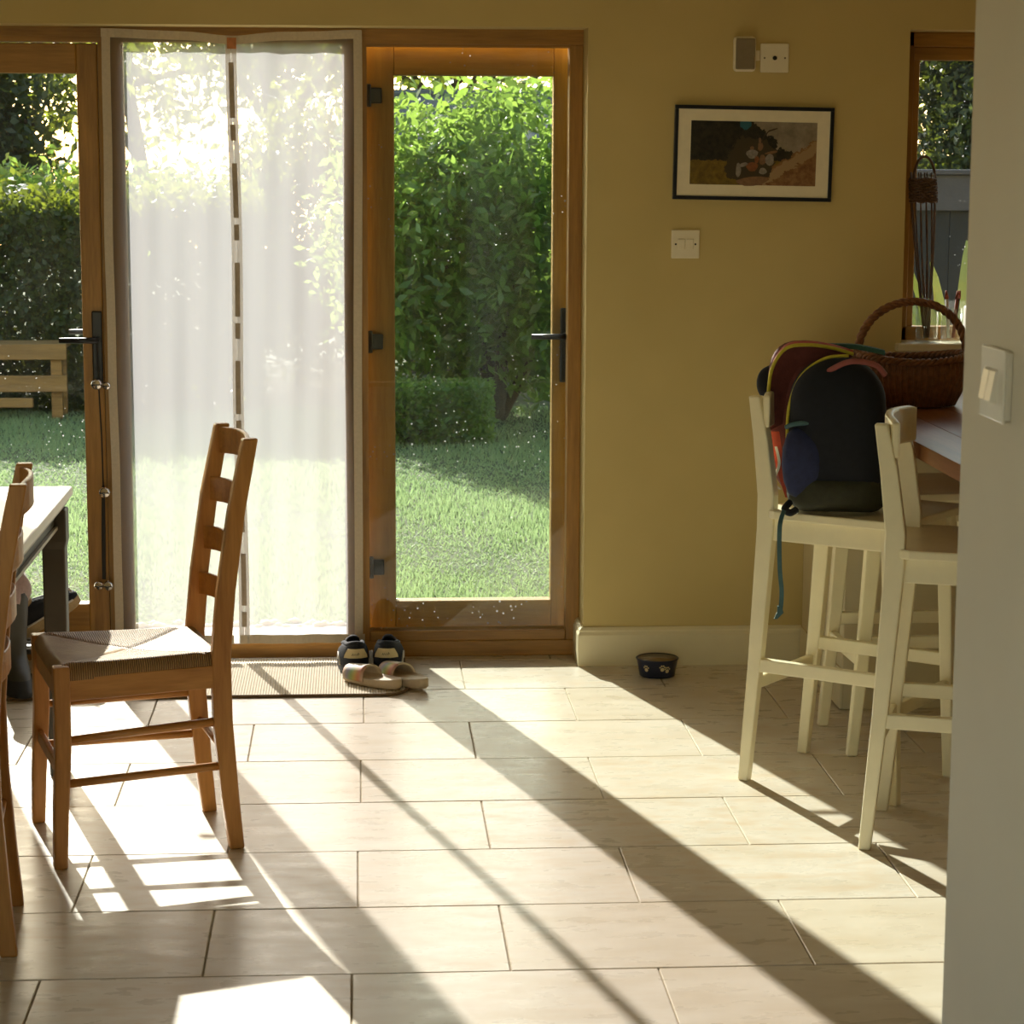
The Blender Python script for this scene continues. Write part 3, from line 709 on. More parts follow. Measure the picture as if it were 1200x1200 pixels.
MB().tube(smooth_path([bl(-.105, .10, .03), bl(-.118, .120, .016), bl(-.105, .128, .008), bl(-.090, .115, .014)]), .009, 8).build('buckle', 'pack_black', bp, smooth=True, world=True)
hang = smooth_path([bl(-.118, .125, .018), bl(-.130, .172, -.02), bl(-.128, .178, -.12), bl(-.122, .178, -.18), bl(-.124, .178, -.225)])
MB().bar(hang, (.011, .003), tuple(BU), tuple(BN)).build('hanging_strap', 'pack_teal', bp, world=True)
MB().bar([hang[-1] + Vector((-.004, 0, .010)), hang[-1] + Vector((0, 0, -.006)), hang[-1] + Vector((-.012, 0, -.022))], [(.008, .006), (.016, .008), (.008, .006)], tuple(BU), tuple(BN)).build('strap_end', 'pack_teal', bp, world=True)

# ================================================================== WICKER BASKET
bk = thing('wicker_basket', (1.672, 6.20, .901), 'brown oval wicker basket with arched handle on the worktop', 'basket')
RA, RB = .148, .105
def brad(v): return .80 + .26 * math.sin(min(1, v * 1.15) * PI / 2) - .06 * max(0, v - .7) / .3
nst = 56
def bsurf(u, v):
    a = 2 * PI * u; wv = 1 + .012 * math.cos(a * nst)
    return (RA * brad(v) * wv * math.cos(a), RB * brad(v) * wv * math.sin(a), .004 + .128 * v + .008 * (v * math.cos(2 * a)))
MB().grid(nst * 4, 30, bsurf, True).build('wall', 'wicker', bk, smooth=True)
def bsurf_in(u, v):
    a = 2 * PI * u; wv = .94
    return (RA * brad(v) * wv * math.cos(a), RB * brad(v) * wv * math.sin(a), .006 + .126 * v + .008 * (v * math.cos(2 * a)))
MB().grid(64, 12, bsurf_in, True).build('lining_weave', 'wicker_dark', bk, smooth=True)
for i in range(nst):
    a = 2 * PI * i / nst
    P = [Vector((RA * brad(v) * 1.012 * math.cos(a), RB * brad(v) * 1.012 * math.sin(a), .004 + .128 * v + .008 * v * math.cos(2 * a))) for v in (0, .2, .4, .6, .8, 1)]
    MB().tube(P, .0032, 5, True).build('stake', 'wicker', bk, smooth=True)
m = MB()
m.grid(40, 4, lambda u, v: (RA * .80 * v * math.cos(2 * PI * u), RB * .80 * v * math.sin(2 * PI * u), .004), True); m.build('base', 'wicker_dark', bk)
for k_ in range(3):   # plaited rim
    P = [(RA * (1.02 + .045 * math.cos(18 * a + k_ * 2.094)) * math.cos(a), RB * (1.02 + .055 * math.cos(18 * a + k_ * 2.094)) * math.sin(a), .134 + .008 * math.cos(2 * a) + .006 * math.sin(18 * a + k_ * 2.094)) for a in [2 * PI * i / 200 for i in range(201)]]
    MB().tube(P, .0055, 6, False).build('rim_strand', 'wicker', bk, smooth=True)
for k_ in range(3):   # twisted handle across the long axis
    P = []
    for i in range(121):
        a = PI * i / 120; q = 26 * a / PI * 2 + k_ * 2.094
        r1 = .150 + .006 * math.cos(q)
        P.append((r1 * math.cos(a), .006 * math.sin(q), .125 + (.158 + .006 * math.cos(q)) * math.sin(a) ** .85))
    MB().tube(P, .0062, 6).build('handle_strand', 'wicker', bk, smooth=True)
for s in (-1, 1):
    for z in (.105, .118, .131, .144):
        MB().tube([(s * .152 + .017 * math.cos(a), .017 * math.sin(a), z) for a in [2 * PI * i / 12 for i in range(13)]], .005, 6, False).build('binding', 'wicker_dark', bk, smooth=True)

# ================================================================== WALL FITTINGS
def panel_y(name, x0, x1, z0, z1, th, mat, parent, y=YW, bev=.003): return B(x0, x1, y - th, y, z0, z1).build(name, mat, parent, bev, world=True)
pf = thing('picture', (1.365, YW - .001, 1.437), 'black-framed landscape print hanging slightly crooked on the yellow wall', 'picture')
m4 = Matrix.Rotation(math.radians(-.3), 4, 'Y'); pf.matrix_basis = Matrix.Translation((1.365, YW - .001, 1.579)) @ Matrix.Rotation(math.radians(.9), 4, 'Y'); 
pf.rotation_euler = (0, math.radians(.9), 0); pf.location = (1.365, YW - .001, 1.579)
hw, hh, fw_ = .2425, .141, .0115
for a in ((-hw, hw, hh - fw_, hh), (-hw, hw, -hh, -hh + fw_)): B(a[0], a[1], -.016, 0, a[2], a[3]).build('frame_rail', 'frame_black', pf, .0015)
for a in ((-hw, -hw + fw_), (hw - fw_, hw)): B(a[0], a[1], -.016, 0, -hh + fw_, hh - fw_).build('frame_stile', 'frame_black', pf, .0015)
B(-hw + fw_, hw - fw_, -.012, 0, -hh + fw_, hh - fw_).build('mount', 'picture_mount', pf)
pp = B(-.192, .192, -.0128, -.012, -.095, .095).build('print', 'landscape_print', pf)
def blob(cx, cz, rx, rz, mat, rot=0, nm='figure_patch'):
    m = MB(); n = 12; vs = []
    for i in range(n):
        a = 2 * PI * i / n; x, z = rx * math.cos(a) * (1 + .15 * math.sin(3 * a + cx * 90)), rz * math.sin(a)
        vs.append((cx + x * math.cos(rot) - z * math.sin(rot), -.0131, cz + x * math.sin(rot) + z * math.cos(rot)))
    m.add(vs, [tuple(range(n))]); m.build(nm, mat, pp)
for a in ((-.004, -.002, .018, .014, 'print_cloth_pale'), (-.005, .015, .006, .007, 'print_skin'), (.020, .022, .008, .014, 'print_skin'), (.050, -.018, .014, .018, 'print_cloth_pale'),
          (-.003, -.040, .018, .014, 'print_cloth_orange'), (-.045, -.050, .008, .022, 'print_cloth_pale'), (-.030, -.034, .015, .006, 'print_cloth_pale', .3), (.030, -.052, .012, .010, 'print_cloth_pale'),
          (.055, .004, .020, .004, 'print_skin', .2), (.0, -.083, .05, .014, 'print_skin', .1), (.028, -.018, .010, .016, 'print_skin'), (.018, .040, .004, .008, 'print_skin'), (.010, -.018, .007, .012, 'print_cloth_orange')): blob(*a)
m = MB(); P = [(.022, .030), (.030, .052), (.045, .068), (.070, .076)]
m.bar([(x, -.0132, z) for x, z in P], [(.0005, .007), (.0005, .006), (.0005, .005), (.0005, .003)], (0, 1, 0), (0, 0, 1)); m.build('branch_patch', 'print_branch', pp)

sw = thing('light_switch', (1.163, YW, 1.306), 'square cream double light switch below the picture', 'switch')
panel_y('plate', 1.120, 1.206, 1.263, 1.349, .008, 'white_plastic', sw)
for x in (1.150, 1.176):
    r_ = MB().box(x - .011, x + .011, YW - .0125, YW - .008, 1.290, 1.322).build('rocker', 'white_plastic', sw, .002, world=True)
for x in (1.133, 1.193): MB().tube([(x, YW - .0088, 1.306), (x, YW - .006, 1.306)], .003, 12).build('screw', 'dark_dot', sw, world=True)
ts = thing('alarm_sensor', (1.332, YW, 1.874), 'taupe-faced wall sensor in a cream case above the picture', 'sensor')
panel_y('case', 1.298, 1.366, 1.822, 1.926, .026, 'white_plastic', ts, bev=.010)
B(1.303, 1.361, YW - .032, YW - .024, 1.828, 1.920).build('face', 'taupe_plastic', ts, .007, world=True)
bs = thing('aerial_socket', (1.424, YW, 1.863), 'cream aerial socket plate with a black centre hole above the picture', 'socket')
panel_y('plate', 1.382, 1.468, 1.820, 1.906, .008, 'white_plastic', bs)
m = MB(); m.tube([(1.425, YW - .012, 1.863), (1.425, YW - .006, 1.863)], .0065, 16); m.build('hole', 'dark_dot', bs, world=True)
for x in (1.394, 1.456): MB().tube([(x, YW - .0088, 1.863), (x, YW - .006, 1.863)], .003, 12).build('screw', 'screw', bs, world=True)
B(1.368, 1.380, YW - .006, YW, 1.855, 1.885).build('side_clip', 'white_plastic', bs, .001, world=True)
# switch on the near wall end (faces left)
cs = thing('rocker_switch', (.92, 2.658, 1.316), 'surface-mounted white rocker switch on the near grey wall end', 'switch')
B(.912, .920, 2.612, 2.704, 1.276, 1.355).build('back_box', 'switch_plastic', cs, .002, world=True)
B(.908, .912, 2.608, 2.708, 1.273, 1.358).build('plate', 'switch_plastic', cs, .002, world=True)
for yc in (2.645, 2.671):
    m = MB(); x = .908
    m.add([(x, yc - .012, 1.293), (x - .009, yc - .012, 1.297), (x - .003, yc - .012, 1.331), (x, yc - .012, 1.334), (x, yc + .012, 1.293), (x - .009, yc + .012, 1.297), (x - .003, yc + .012, 1.331), (x, yc + .012, 1.334)],
          [(0, 1, 2, 3), (4, 7, 6, 5), (0, 4, 5, 1), (1, 5, 6, 2), (2, 6, 7, 3)])
    m.build('rocker', 'switch_plastic', cs, world=True)

# ================================================================== DOOR MAT, SHOES, BOWL
dm = thing('door_mat', (-.3, 6.9, 0), 'beige ribbed door mat lying before the fly screen', 'mat')
MX0, MX1, MY0, MY1, rc = -.98, .305, 6.640, 7.150, .07
def mat_y0(x): return MY0 + (rc - math.sqrt(max(0, rc * rc - max(0, x - (MX1 - rc)) ** 2))) if x > MX1 - rc else MY0
m = MB(); nx = 160 * 6
m.grid(nx, 8, lambda u, v: ((MX0 + (MX1 - MX0) * u), mat_y0(MX0 + (MX1 - MX0) * u) + (MY1 - mat_y0(MX0 + (MX1 - MX0) * u)) * v, .007 + .0012 * math.sin(u * 160 * 2 * PI)))
m.build('ribbed_pile', 'mat_weave', dm, smooth=True, world=True)
P = [(MX0, MY0)] + [(x, mat_y0(x)) for x in np.linspace(MX0 + .05, MX1 - rc, 20)] + [(MX1 - rc + rc * math.sin(a), MY0 + rc - rc * math.cos(a)) for a in np.linspace(.1, PI / 2, 10)] + [(MX1, MY1)]
MB().tube([(x, y, .0045) for x, y in P], .0048, 8).build('edge_binding', 'mat_edge', dm, smooth=True, world=True)

def shoe_outline(L_, W_, n=36, heel=.8):
    P = []
    for i in range(n):
        a = 2 * PI * i / n; x = math.cos(a); y = math.sin(a)
        wd = W_ / 2 * (heel + (1 - heel) * (x * .5 + .5) ** .7 * 1.15)
        P.append((L_ / 2 * math.copysign(abs(x) ** .85, x), wd * math.copysign(abs(y) ** .75, y)))
    return P
def make_sneaker(loc, rz, label):
    """toe towards local +x, heel towards the viewer"""
    t = thing('sneaker', loc, label, 'shoe', rz, 'black sneakers on the mat')
    O = shoe_outline(.25, .100)
    m = MB(); n = len(O); vs = []; fs = []
    for zz, sc in ((.0, .94), (.004, 1.0), (.022, 1.0), (.026, .97)): vs += [(x * sc, y * sc, zz + (.006 * max(0, x / .125) ** 2 if zz < .01 else 0)) for x, y in O]
    for i in range(3):
        for j in range(n): fs.append((i * n + j, i * n + (j + 1) % n, (i + 1) * n + (j + 1) % n, (i + 1) * n + j))
    fs += [tuple(reversed(range(n))), tuple(range(3 * n, 4 * n))]; m.add(vs, fs); m.build('sole', 'rubber_black', t, smooth=False)
    m = MB(); vs = []; fs = []; lv = 9
    for k_ in range(lv):
        v = k_ / (lv - 1)
        for x, y in O:
            xn = x / .125                                   # -1 heel .. 1 toe
            top_h = float(np.interp(xn, [-1, -.6, -.1, .3, .7, 1], [.104, .090, .084, .068, .046, .034]))
            shrink = 1 - .10 * v ** 2 - .35 * v ** 6 * (1 if xn > 0 else .55)
            vs.append((x * (1 - .03 * v - (.08 * v * v if xn > .5 else 0)), y * shrink, .022 + (top_h - .022) * v))
    for i in range(lv - 1):
        for j in range(n): fs.append((i * n + j, i * n + (j + 1) % n, (i + 1) * n + (j + 1) % n, (i + 1) * n + j))
    m.add(vs, fs)
    u_ = m.build('upper', 'suede_black', t, smooth=True)
    sm = u_.modifiers.new('solid', 'SOLIDIFY'); sm.thickness = .006
    P = [(x * .93, y * .58, float(np.interp(x / .125, [-1, -.6, -.1, .3], [.099, .086, .081, .07]))) for x, y in O if x < .03]
    P = sorted(P, key=lambda p: math.atan2(p[1], p[0] - .03) % (2 * PI))
    MB().tube(P, .0085, 8).build('collar', 'suede_black', t, smooth=True)
    MB().puffy([(x, y, z) for x, y, z in [(.0, .022, .082), (.05, .024, .075), (.085, .015, .062), (.085, -.015, .062), (.05, -.024, .075), (.0, -.022, .082), (-.02, -.016, .10), (-.02, .016, .10)]], (.03, 0, .082), (.25, 0, 1), .012, .008).build('tongue', 'suede_black', t, smooth=True, subsurf=1)
    for i in range(4): MB().tube([(.012 + i * .02, -.024, .080 - i * .007), (.012 + i * .02, 0, .094 - i * .008), (.012 + i * .02, .024, .080 - i * .007)], .0025, 6).build('lace', 'cord_black', t, smooth=True)
    # heel tag with an unreadable scrawl
    m = MB(); vs = []
    for zz, hwid in ((.056, .035), (.066, .033), (.084, .024)):
        for q in (-1, -.5, 0, .5, 1): y = q * hwid; vs.append((-.1262 + .026 * (abs(y) / .045) ** 2.2 - (-.035) * (zz - .056) , y, zz))
    m.add(vs, [(r * 5 + c_, r * 5 + c_ + 1, r * 5 + c_ + 6, r * 5 + c_ + 5) for r in range(2) for c_ in range(4)])
    ht = m.build('heel_tag', 'label_tan', t); s2 = ht.modifiers.new('solid', 'SOLIDIFY'); s2.thickness = .004; s2.offset = 0
    P = [(-.1272 + .0008 * i % 1, .012 - .0022 * i, .0675 + .003 * (1 if i % 2 else -1) + (.003 if i in (9, 10) else 0)) for i in range(11)]
    P = [(-.1285 + .035 * (z - .056) + .026 * (abs(y) / .045) ** 2.2, y, z) for _, y, z in P]
    MB().tube(P, .0011, 5).build('scrawl', 'dark_dot', ht, smooth=True)
    for s in (-1, 1):
        MB().tube([(-.085, s * .0465, .03), (-.045, s * .0485, .060), (.0, s * .047, .030)], .003, 6).build('side_stripe', 'sole_white', t, smooth=True)
    return t
make_sneaker((.147, 6.985, .010), math.radians(94), 'black sneaker with tan heel tag on the mat, the left of its pair')
make_sneaker((.256, 6.990, .010), math.radians(86), 'black sneaker with tan heel tag, the right of its pair by the oak post')
def make_slide(loc, rz, label):
    t = thing('slide_sandal', loc, label, 'sandal', rz, 'tan slide sandals')
    O = shoe_outline(.225, .084); n = len(O); m = MB(); vs = []; fs = []
    for zz, sc in ((0, .93), (.006, 1.0), (.020, 1.0), (.025, .97), (.021, .88), (.019, .5)): vs += [(x * sc, y * sc, zz + .006 * (1 if zz > .01 else 0) * max(0, -x / .11) ** 2) for x, y in O]
    for i in range(5):
        for j in range(n): fs.append((i * n + j, i * n + (j + 1) % n, (i + 1) * n + (j + 1) % n, (i + 1) * n + j))
    fs += [tuple(reversed(range(n))), tuple(range(5 * n, 6 * n))]; m.add(vs, fs); m.build('footbed', 'slide_foam', t, smooth=True)
    def st_(u, v):
        a = PI * u; x = .0 + .085 * v; r = .044 - .004 * v; hgt = .046 - .010 * v
        return (x + .012 * math.sin(a), r * math.cos(a), .012 + hgt * math.sin(a) ** .8)
    o = MB().grid(24, 8, st_).build('strap', 'slide_strap', t, smooth=True); s2 = o.modifiers.new('solid', 'SOLIDIFY'); s2.thickness = .006
    return t
make_slide((.205, 6.760, .010), math.radians(135), 'tan slide sandal with rainbow-striped strap, on the mat corner')
make_slide((.300, 6.775, .0105), math.radians(122), 'tan slide sandal overhanging the mat edge, the right of its pair')

db = thing('dog_bowl', (1.075, 6.875, 0), 'navy dog bowl with cream paw prints on the floor by the skirting', 'bowl')
MB().lathe([(.050, 0), (.054, .002), (.057, .02), (.062, .048), (.064, .052), (.066, .055), (.063, .057), (.060, .054)], 40).build('body', 'bowl_navy', db, smooth=True)
MB().lathe([(.060, .0545), (.055, .050), (.046, .018), (.001, .014)], 40).build('inner_bowl', 'bowl_steel', db, smooth=True)
def paw(ang, zc, sc=1):
    def pt(dx, dz):
        z = zc + dz * sc; r = .0572 + (z - .02) * .18 + .0006; a = ang + dx * sc / r
        return (r * math.cos(a), r * math.sin(a), z)
    m = MB(); cen = Vector(pt(0, 0))
    for cx, cz, r_ in ((0, -.003, .0062), (-.0075, .004, .0026), (-.003, .0085, .0027), (.003, .0085, .0027), (.0075, .004, .0026)):
        m.add([pt(cx + r_ * math.cos(q), cz + r_ * math.sin(q)) for q in [2 * PI * i / 12 for i in range(12)]], [tuple(range(12))])
    m.build('paw_print', 'paw_cream', db)
for a, z in ((-PI / 2 - .72, .030), (-PI / 2 + .14, .033), (-PI / 2 + .42, .027), (-PI / 2 + 1.35, .031), (PI / 2, .03), (PI / 2 - .3, .026)): paw(a, z)

# ================================================================== BOOTS AND SHOES UNDER THE TABLE
wb = thing('wellington_boot', (-.865, 6.78, .010), 'grey-olive wellington boot with dark foot on the mat under the table', 'boot')
m = MB()
def boot(u, v):
    a = 2 * PI * u
    cx, cz, rx, ry = [float(np.interp(v, [0, .08, .25, .38, .55, .8, 1], q)) for q in ([.045, .04, .025, .0, -.01, -.012, -.015], [0, .012, .06, .10, .15, .22, .285], [.125, .13, .11, .068, .058, .062, .068], [.042, .045, .046, .047, .052, .058, .062])]
    return (cx + rx * math.cos(a), ry * math.sin(a), cz)
bt = MB().grid(28, 26, boot, True).build('shaft', 'rubber_olive', wb, smooth=True); s2 = bt.modifiers.new('solid', 'SOLIDIFY'); s2.thickness = .004
MB().grid(28, 8, lambda u, v: Vector(boot(u, v * .20)) * 1 + Vector((.004 * math.cos(2 * PI * u), .004 * math.sin(2 * PI * u), 0)), True).build('foot_shell', 'rubber_black', wb, smooth=True)
wb.rotation_euler = (0, 0, math.radians(-68)); wb.matrix_basis = Matrix.LocRotScale(wb.location, wb.rotation_euler, None)
m = MB()
def cuff(u, v):
    a = 2 * PI * u; r = .060 + .014 * math.sin(PI * v) + .005 * math.sin(5 * a + v * 6)
    return (-.015 + r * math.cos(a) * (1 - .35 * v ** 3), r * .95 * math.sin(a) * (1 - .35 * v ** 3), .250 + .115 * v)
MB().grid(36, 12, cuff, True).build('fleece_cuff', 'fleece_pink', wb, smooth=True)
def make_trainer(loc, rot, label):
    t = thing('trainer', loc, label, 'shoe', 0, 'shoes propped under the table')
    t.rotation_euler = rot
    O = shoe_outline(.25, .085); n = len(O); m = MB(); vs = []; fs = []
    for zz, sc in ((0, .93), (.006, 1), (.028, 1.0), (.032, .96)): vs += [(x * sc, y * sc, zz) for x, y in O]
    for i in range(3):
        for j in range(n): fs.append((i * n + j, i * n + (j + 1) % n, (i + 1) * n + (j + 1) % n, (i + 1) * n + j))
    fs += [tuple(reversed(range(n))), tuple(range(3 * n, 4 * n))]; m.add(vs, fs); m.build('sole', 'sole_tan', t, smooth=False)
    m = MB(); vs = []; fs = []
    for k_ in range(8):
        v = k_ / 7
        for x, y in O:
            xn = x / .125; hgt = float(np.interp(xn, [-1, -.5, 0, .4, .8, 1], [.10, .09, .088, .075, .058, .045])) - .03
            vs.append((x * (1 - .06 * v * v), y * (1 - .15 * v * v - .75 * v ** 8), .030 + hgt * v))
    for i in range(7):
        for j in range(n): fs.append((i * n + j, i * n + (j + 1) % n, (i + 1) * n + (j + 1) % n, (i + 1) * n + j))
    fs.append(tuple(range(7 * n, 8 * n))); m.add(vs, fs); m.build('upper', 'suede_black', t, smooth=True)
    MB().tube([(.10, -.040, .034), (.03, -.046, .036), (-.06, -.044, .036)], .003, 6).build('side_stripe', 'sole_white', t, smooth=True)
    MB().tube([(.11, -.020, .052), (.108, 0, .062), (.11, .020, .052)], .003, 6).build('toe_stripe', 'sole_white', t, smooth=True)
    return t
make_trainer((-.79, 7.02, .155), (math.radians(8), math.radians(-28), math.radians(20)), 'black trainer with tan sole propped toe-up beside the door stile')
make_trainer((-.93, 6.98, .160), (math.radians(8), math.radians(-28), math.radians(12)), 'black trainer with tan sole tucked behind the wellington boot')
rk = thing('shoe_rack', (-.95, 7.0, .01), 'low dark slatted shoe rack under the table by the doors', 'shoe rack')
for y in (6.94, 6.99, 7.04, 7.09): B(-1.2, -.72, y - .015, y + .015, .075, .09).build('slat', 'table_grey', rk, .002, world=True)
for x in (-1.18, -.74): B(x - .012, x + .012, 6.925, 7.105, .010, .075).build('end_foot', 'table_grey', rk, .002, world=True)

# ================================================================== WINDOW BOARD: VASE, WILLOW CONE, JAR, RADIO
def vase(nm, loc, r, h_, label):
    t = thing(nm, loc, label, 'vase'); MB().lathe([(r * .9, 0), (r, .004), (r, h_), (r * .94, h_), (r * .94, .012), (.001, .012)], 28).build('glass_wall', 'jar_glass', t, smooth=True); return t
vase('glass_vase', (1.925, 7.06, 1.004), .036, .115, 'clear glass vase on the window board holding the willow cone')
wc = thing('willow_cone', (1.925, 7.06, 1.018), 'dark woven willow cone standing in the glass vase at the window', 'ornament')
nr = 12; lean = Vector((-.030, 0, 0))
def cone_pt(a, v, k_=1.0):
    r = (.007 + .030 * min(1, v / .72) ** .9) * k_
    return Vector((r * math.cos(a), r * math.sin(a), .55 * v)) + lean * v
for i in range(nr):
    a = 2 * PI * i / nr
    MB().tube([cone_pt(a + .08 * math.sin(v * 9 + i), v, 1 + .05 * math.sin(i * 3.3)) for v in [j * .92 / 10 for j in range(11)]], .0024, 5).build('rod', 'willow', wc, smooth=True)
for q in range(9):
    v = .76 + q * .015
    MB().tube([cone_pt(2 * PI * j / 48, v + .004 * math.sin(j * .9 + q), 1.02 + .10 * math.cos(j * PI / 2 + q * PI)) for j in range(49)], .0042, 5, False).build('woven_band', 'willow', wc, smooth=True)
MB().tube([cone_pt(0, .88) + Vector((-.033 + .033 * math.cos(a), 0, .070 * math.sin(a))) for a in [PI * i / 14 for i in range(15)]], .0042, 6).build('loop', 'willow', wc, smooth=True)
jr = vase('utensil_jar', (2.00, 7.05, 1.004), .034, .105, 'short glass jar of brushes on the window board')
for nm, x, y, dx, mat_ in (('brush_with_white_handle', 1.992, 7.05, -.01, 'cloth_white'), ('brush_with_red_handle', 2.005, 7.045, .008, 'bristle'), ('brush_with_black_handle', 2.008, 7.060, .014, 'cord_black')):
    b_ = thing(nm.split('_with_')[0], (x, y, 1.018), 'thin ' + nm.split('_with_')[1].replace('_', ' ') + 'd brush standing in the window jar', 'brush', 0, 'brushes in the window jar')
    MB().tube([(0, 0, 0), (dx, 0, .12)], .005, 8).build('shaft', mat_, b_, smooth=True); MB().tube([(dx, 0, .12), (dx * 1.25, 0, .145)], [.007, .003], 8).build('tip', 'bristle', b_, smooth=True)
rd = thing('radio', (2.10, 7.06, 1.004), 'small cream radio with a black dial on the window board', 'radio')
B(2.045, 2.20, 7.03, 7.09, 1.0045, 1.115).build('case', 'cloth_white', rd, .006, world=True)
MB().tube([(2.078, 7.022, 1.045), (2.078, 7.031, 1.045)], .016, 20).build('dial', 'dark_dot', rd, world=True)
B(2.055, 2.19, 7.026, 7.031, 1.085, 1.108).build('display', 'cloth_dark', rd, .001, world=True)

# ================================================================== THE GARDEN
GZ = -.09
struct(B(-9, 9, 8.12, 40, GZ - .1, GZ).build('lawn_ground', 'soil'), 'garden ground under the lawn')
pt_ = struct(B(-5, 6, 7.256, 8.12, GZ - .1, GZ - .012).build('patio', 'grout'), 'pale patio outside the doors')
for r in range(2):
    for c in range(-4, 6):
        x = c * .6 + (.3 if r else 0); B(x + .004, x + .596, 7.262 + r * .43, 7.262 + r * .43 + .424, GZ - .012, GZ + .006).build('slab', 'patio_stone', pt_, .004)
def leaves_mesh(name, pos, size, mat, parent, nrm=None, flat=.0, asp=.45):
    n = len(pos); d = rng.normal(size=(n, 3)); 
    if nrm is not None: d = d * .8 + nrm * .5
    d[:, 2] += flat; d /= np.linalg.norm(d, axis=1)[:, None]
    t = rng.normal(size=(n, 3)); t -= (t * d).sum(1)[:, None] * d; t /= np.linalg.norm(t, axis=1)[:, None]
    b = np.cross(d, t); L_ = (size * rng.uniform(.6, 1.3, n))[:, None]
    v = np.empty((n, 4, 3)); v[:, 0] = pos - t * L_ * .5; v[:, 2] = pos + t * L_ * .5
    v[:, 1] = pos + b * L_ * asp * .5 + d * L_ * .08; v[:, 3] = pos - b * L_ * asp * .5 + d * L_ * .08
    me = bpy.data.meshes.new(name); me.vertices.add(n * 4); me.vertices.foreach_set('co', v.reshape(-1))
    me.loops.add(n * 4); me.loops.foreach_set('vertex_index', np.arange(n * 4)); me.polygons.add(n)
    me.polygons.foreach_set('loop_start', np.arange(n) * 4); me.polygons.foreach_set('loop_total', np.full(n, 4)); me.update()
    me.materials.append(MATS[mat]); o = bpy.data.objects.new(name, me); COL.objects.link(o)
    if parent is not None:
        o.parent = parent; me.transform(parent.matrix_basis.inverted())
        o['kind'] = 'stuff'
    return o
def clumps(cen, rad, nc, per, cr, zmin=GZ, hollow=.55):
    """leaf positions: clumps spread through the outer part of an ellipsoid"""
    d = rng.normal(size=(nc, 3)); d /= np.linalg.norm(d, axis=1)[:, None]
    r = rng.uniform(hollow, 1, nc)[:, None]; c = np.array(cen) + d * r * np.array(rad)
    p = (c[:, None, :] + rng.normal(size=(nc, per, 3)) * cr).reshape(-1, 3)
    return p[p[:, 2] > zmin + .02]
def stems(root, base, tips, r0, mat='bark'):
    for i, t_ in enumerate(tips):
        b_ = Vector(base); e = Vector(t_); md = b_.lerp(e, .5) + Vector((random.uniform(-.1, .1), random.uniform(-.1, .1), random.uniform(0, .1)))
        MB().tube(smooth_path([b_, md, e], 5), [r0 * (1 - .8 * q / 10) for q in range(11)], 7).build('stem' if r0 < .08 else 'branch', mat, root, smooth=True, world=True)
# big laurel behind the right-hand pane
lb = thing('laurel_bush', (1.05, 14.6, GZ), 'big sunlit laurel bush seen through the right-hand glass', 'bush')
p = np.vstack([clumps((1.05, 14.6, 1.05), (1.12, .9, 1.0), 420, 40, .10), clumps((.62, 14.0, .95), (.62, .45, .72), 110, 36, .09), clumps((1.45, 14.1, .90), (.75, .5, .72), 110, 34, .09)])
leaves_mesh('foliage', p, .088, 'laurel_leaf', lb, flat=.5)
stems(lb, (1.05, 14.5, GZ), [(.5, 14.2, 1.3), (.9, 14.7, 1.6), (1.3, 14.4, 1.4), (1.6, 14.5, 1.2), (.7, 14.0, .9), (1.1, 13.9, .8)], .045)
ls = thing('low_hedge', (.45, 13.4, GZ), 'low clipped hedge below the laurel, its top catching the sun', 'hedge')
p = rng.uniform((.10, 13.15, GZ + .02), (.95, 13.55, .27), (6000, 3)); leaves_mesh('foliage', p, .05, 'laurel_leaf', ls, flat=.6)
stems(ls, (.45, 13.35, GZ), [(.2, 13.35, .2), (.45, 13.35, .2), (.7, 13.35, .2)], .015)
# clipped hedge along the end of the lawn, dark face towards the house
hd = thing('clipped_hedge', (-1.8, 15.4, GZ), 'tall clipped dark hedge along the far end of the lawn', 'hedge')
n = 46000; p = np.empty((n, 3)); p[:, 0] = rng.uniform(-4.5, -.45, n); p[:, 1] = rng.uniform(15.0, 15.9, n); p[:, 2] = rng.uniform(GZ, 1.18, n)
p[: n // 2, 1] = 15.0 + rng.exponential(.05, n // 2); p[n // 2: n // 2 + 9000, 2] = 1.18 + rng.exponential(.06, 9000)
leaves_mesh('foliage', p, .065, 'hedge_leaf', hd, asp=.6)
for x in np.arange(-4.3, -.5, .5): MB().tube([(x, 15.45, GZ), (x + .05, 15.45, .6), (x, 15.5, 1.2)], [.03, .022, .01], 6).build('stem', 'bark', hd, smooth=True, world=True)
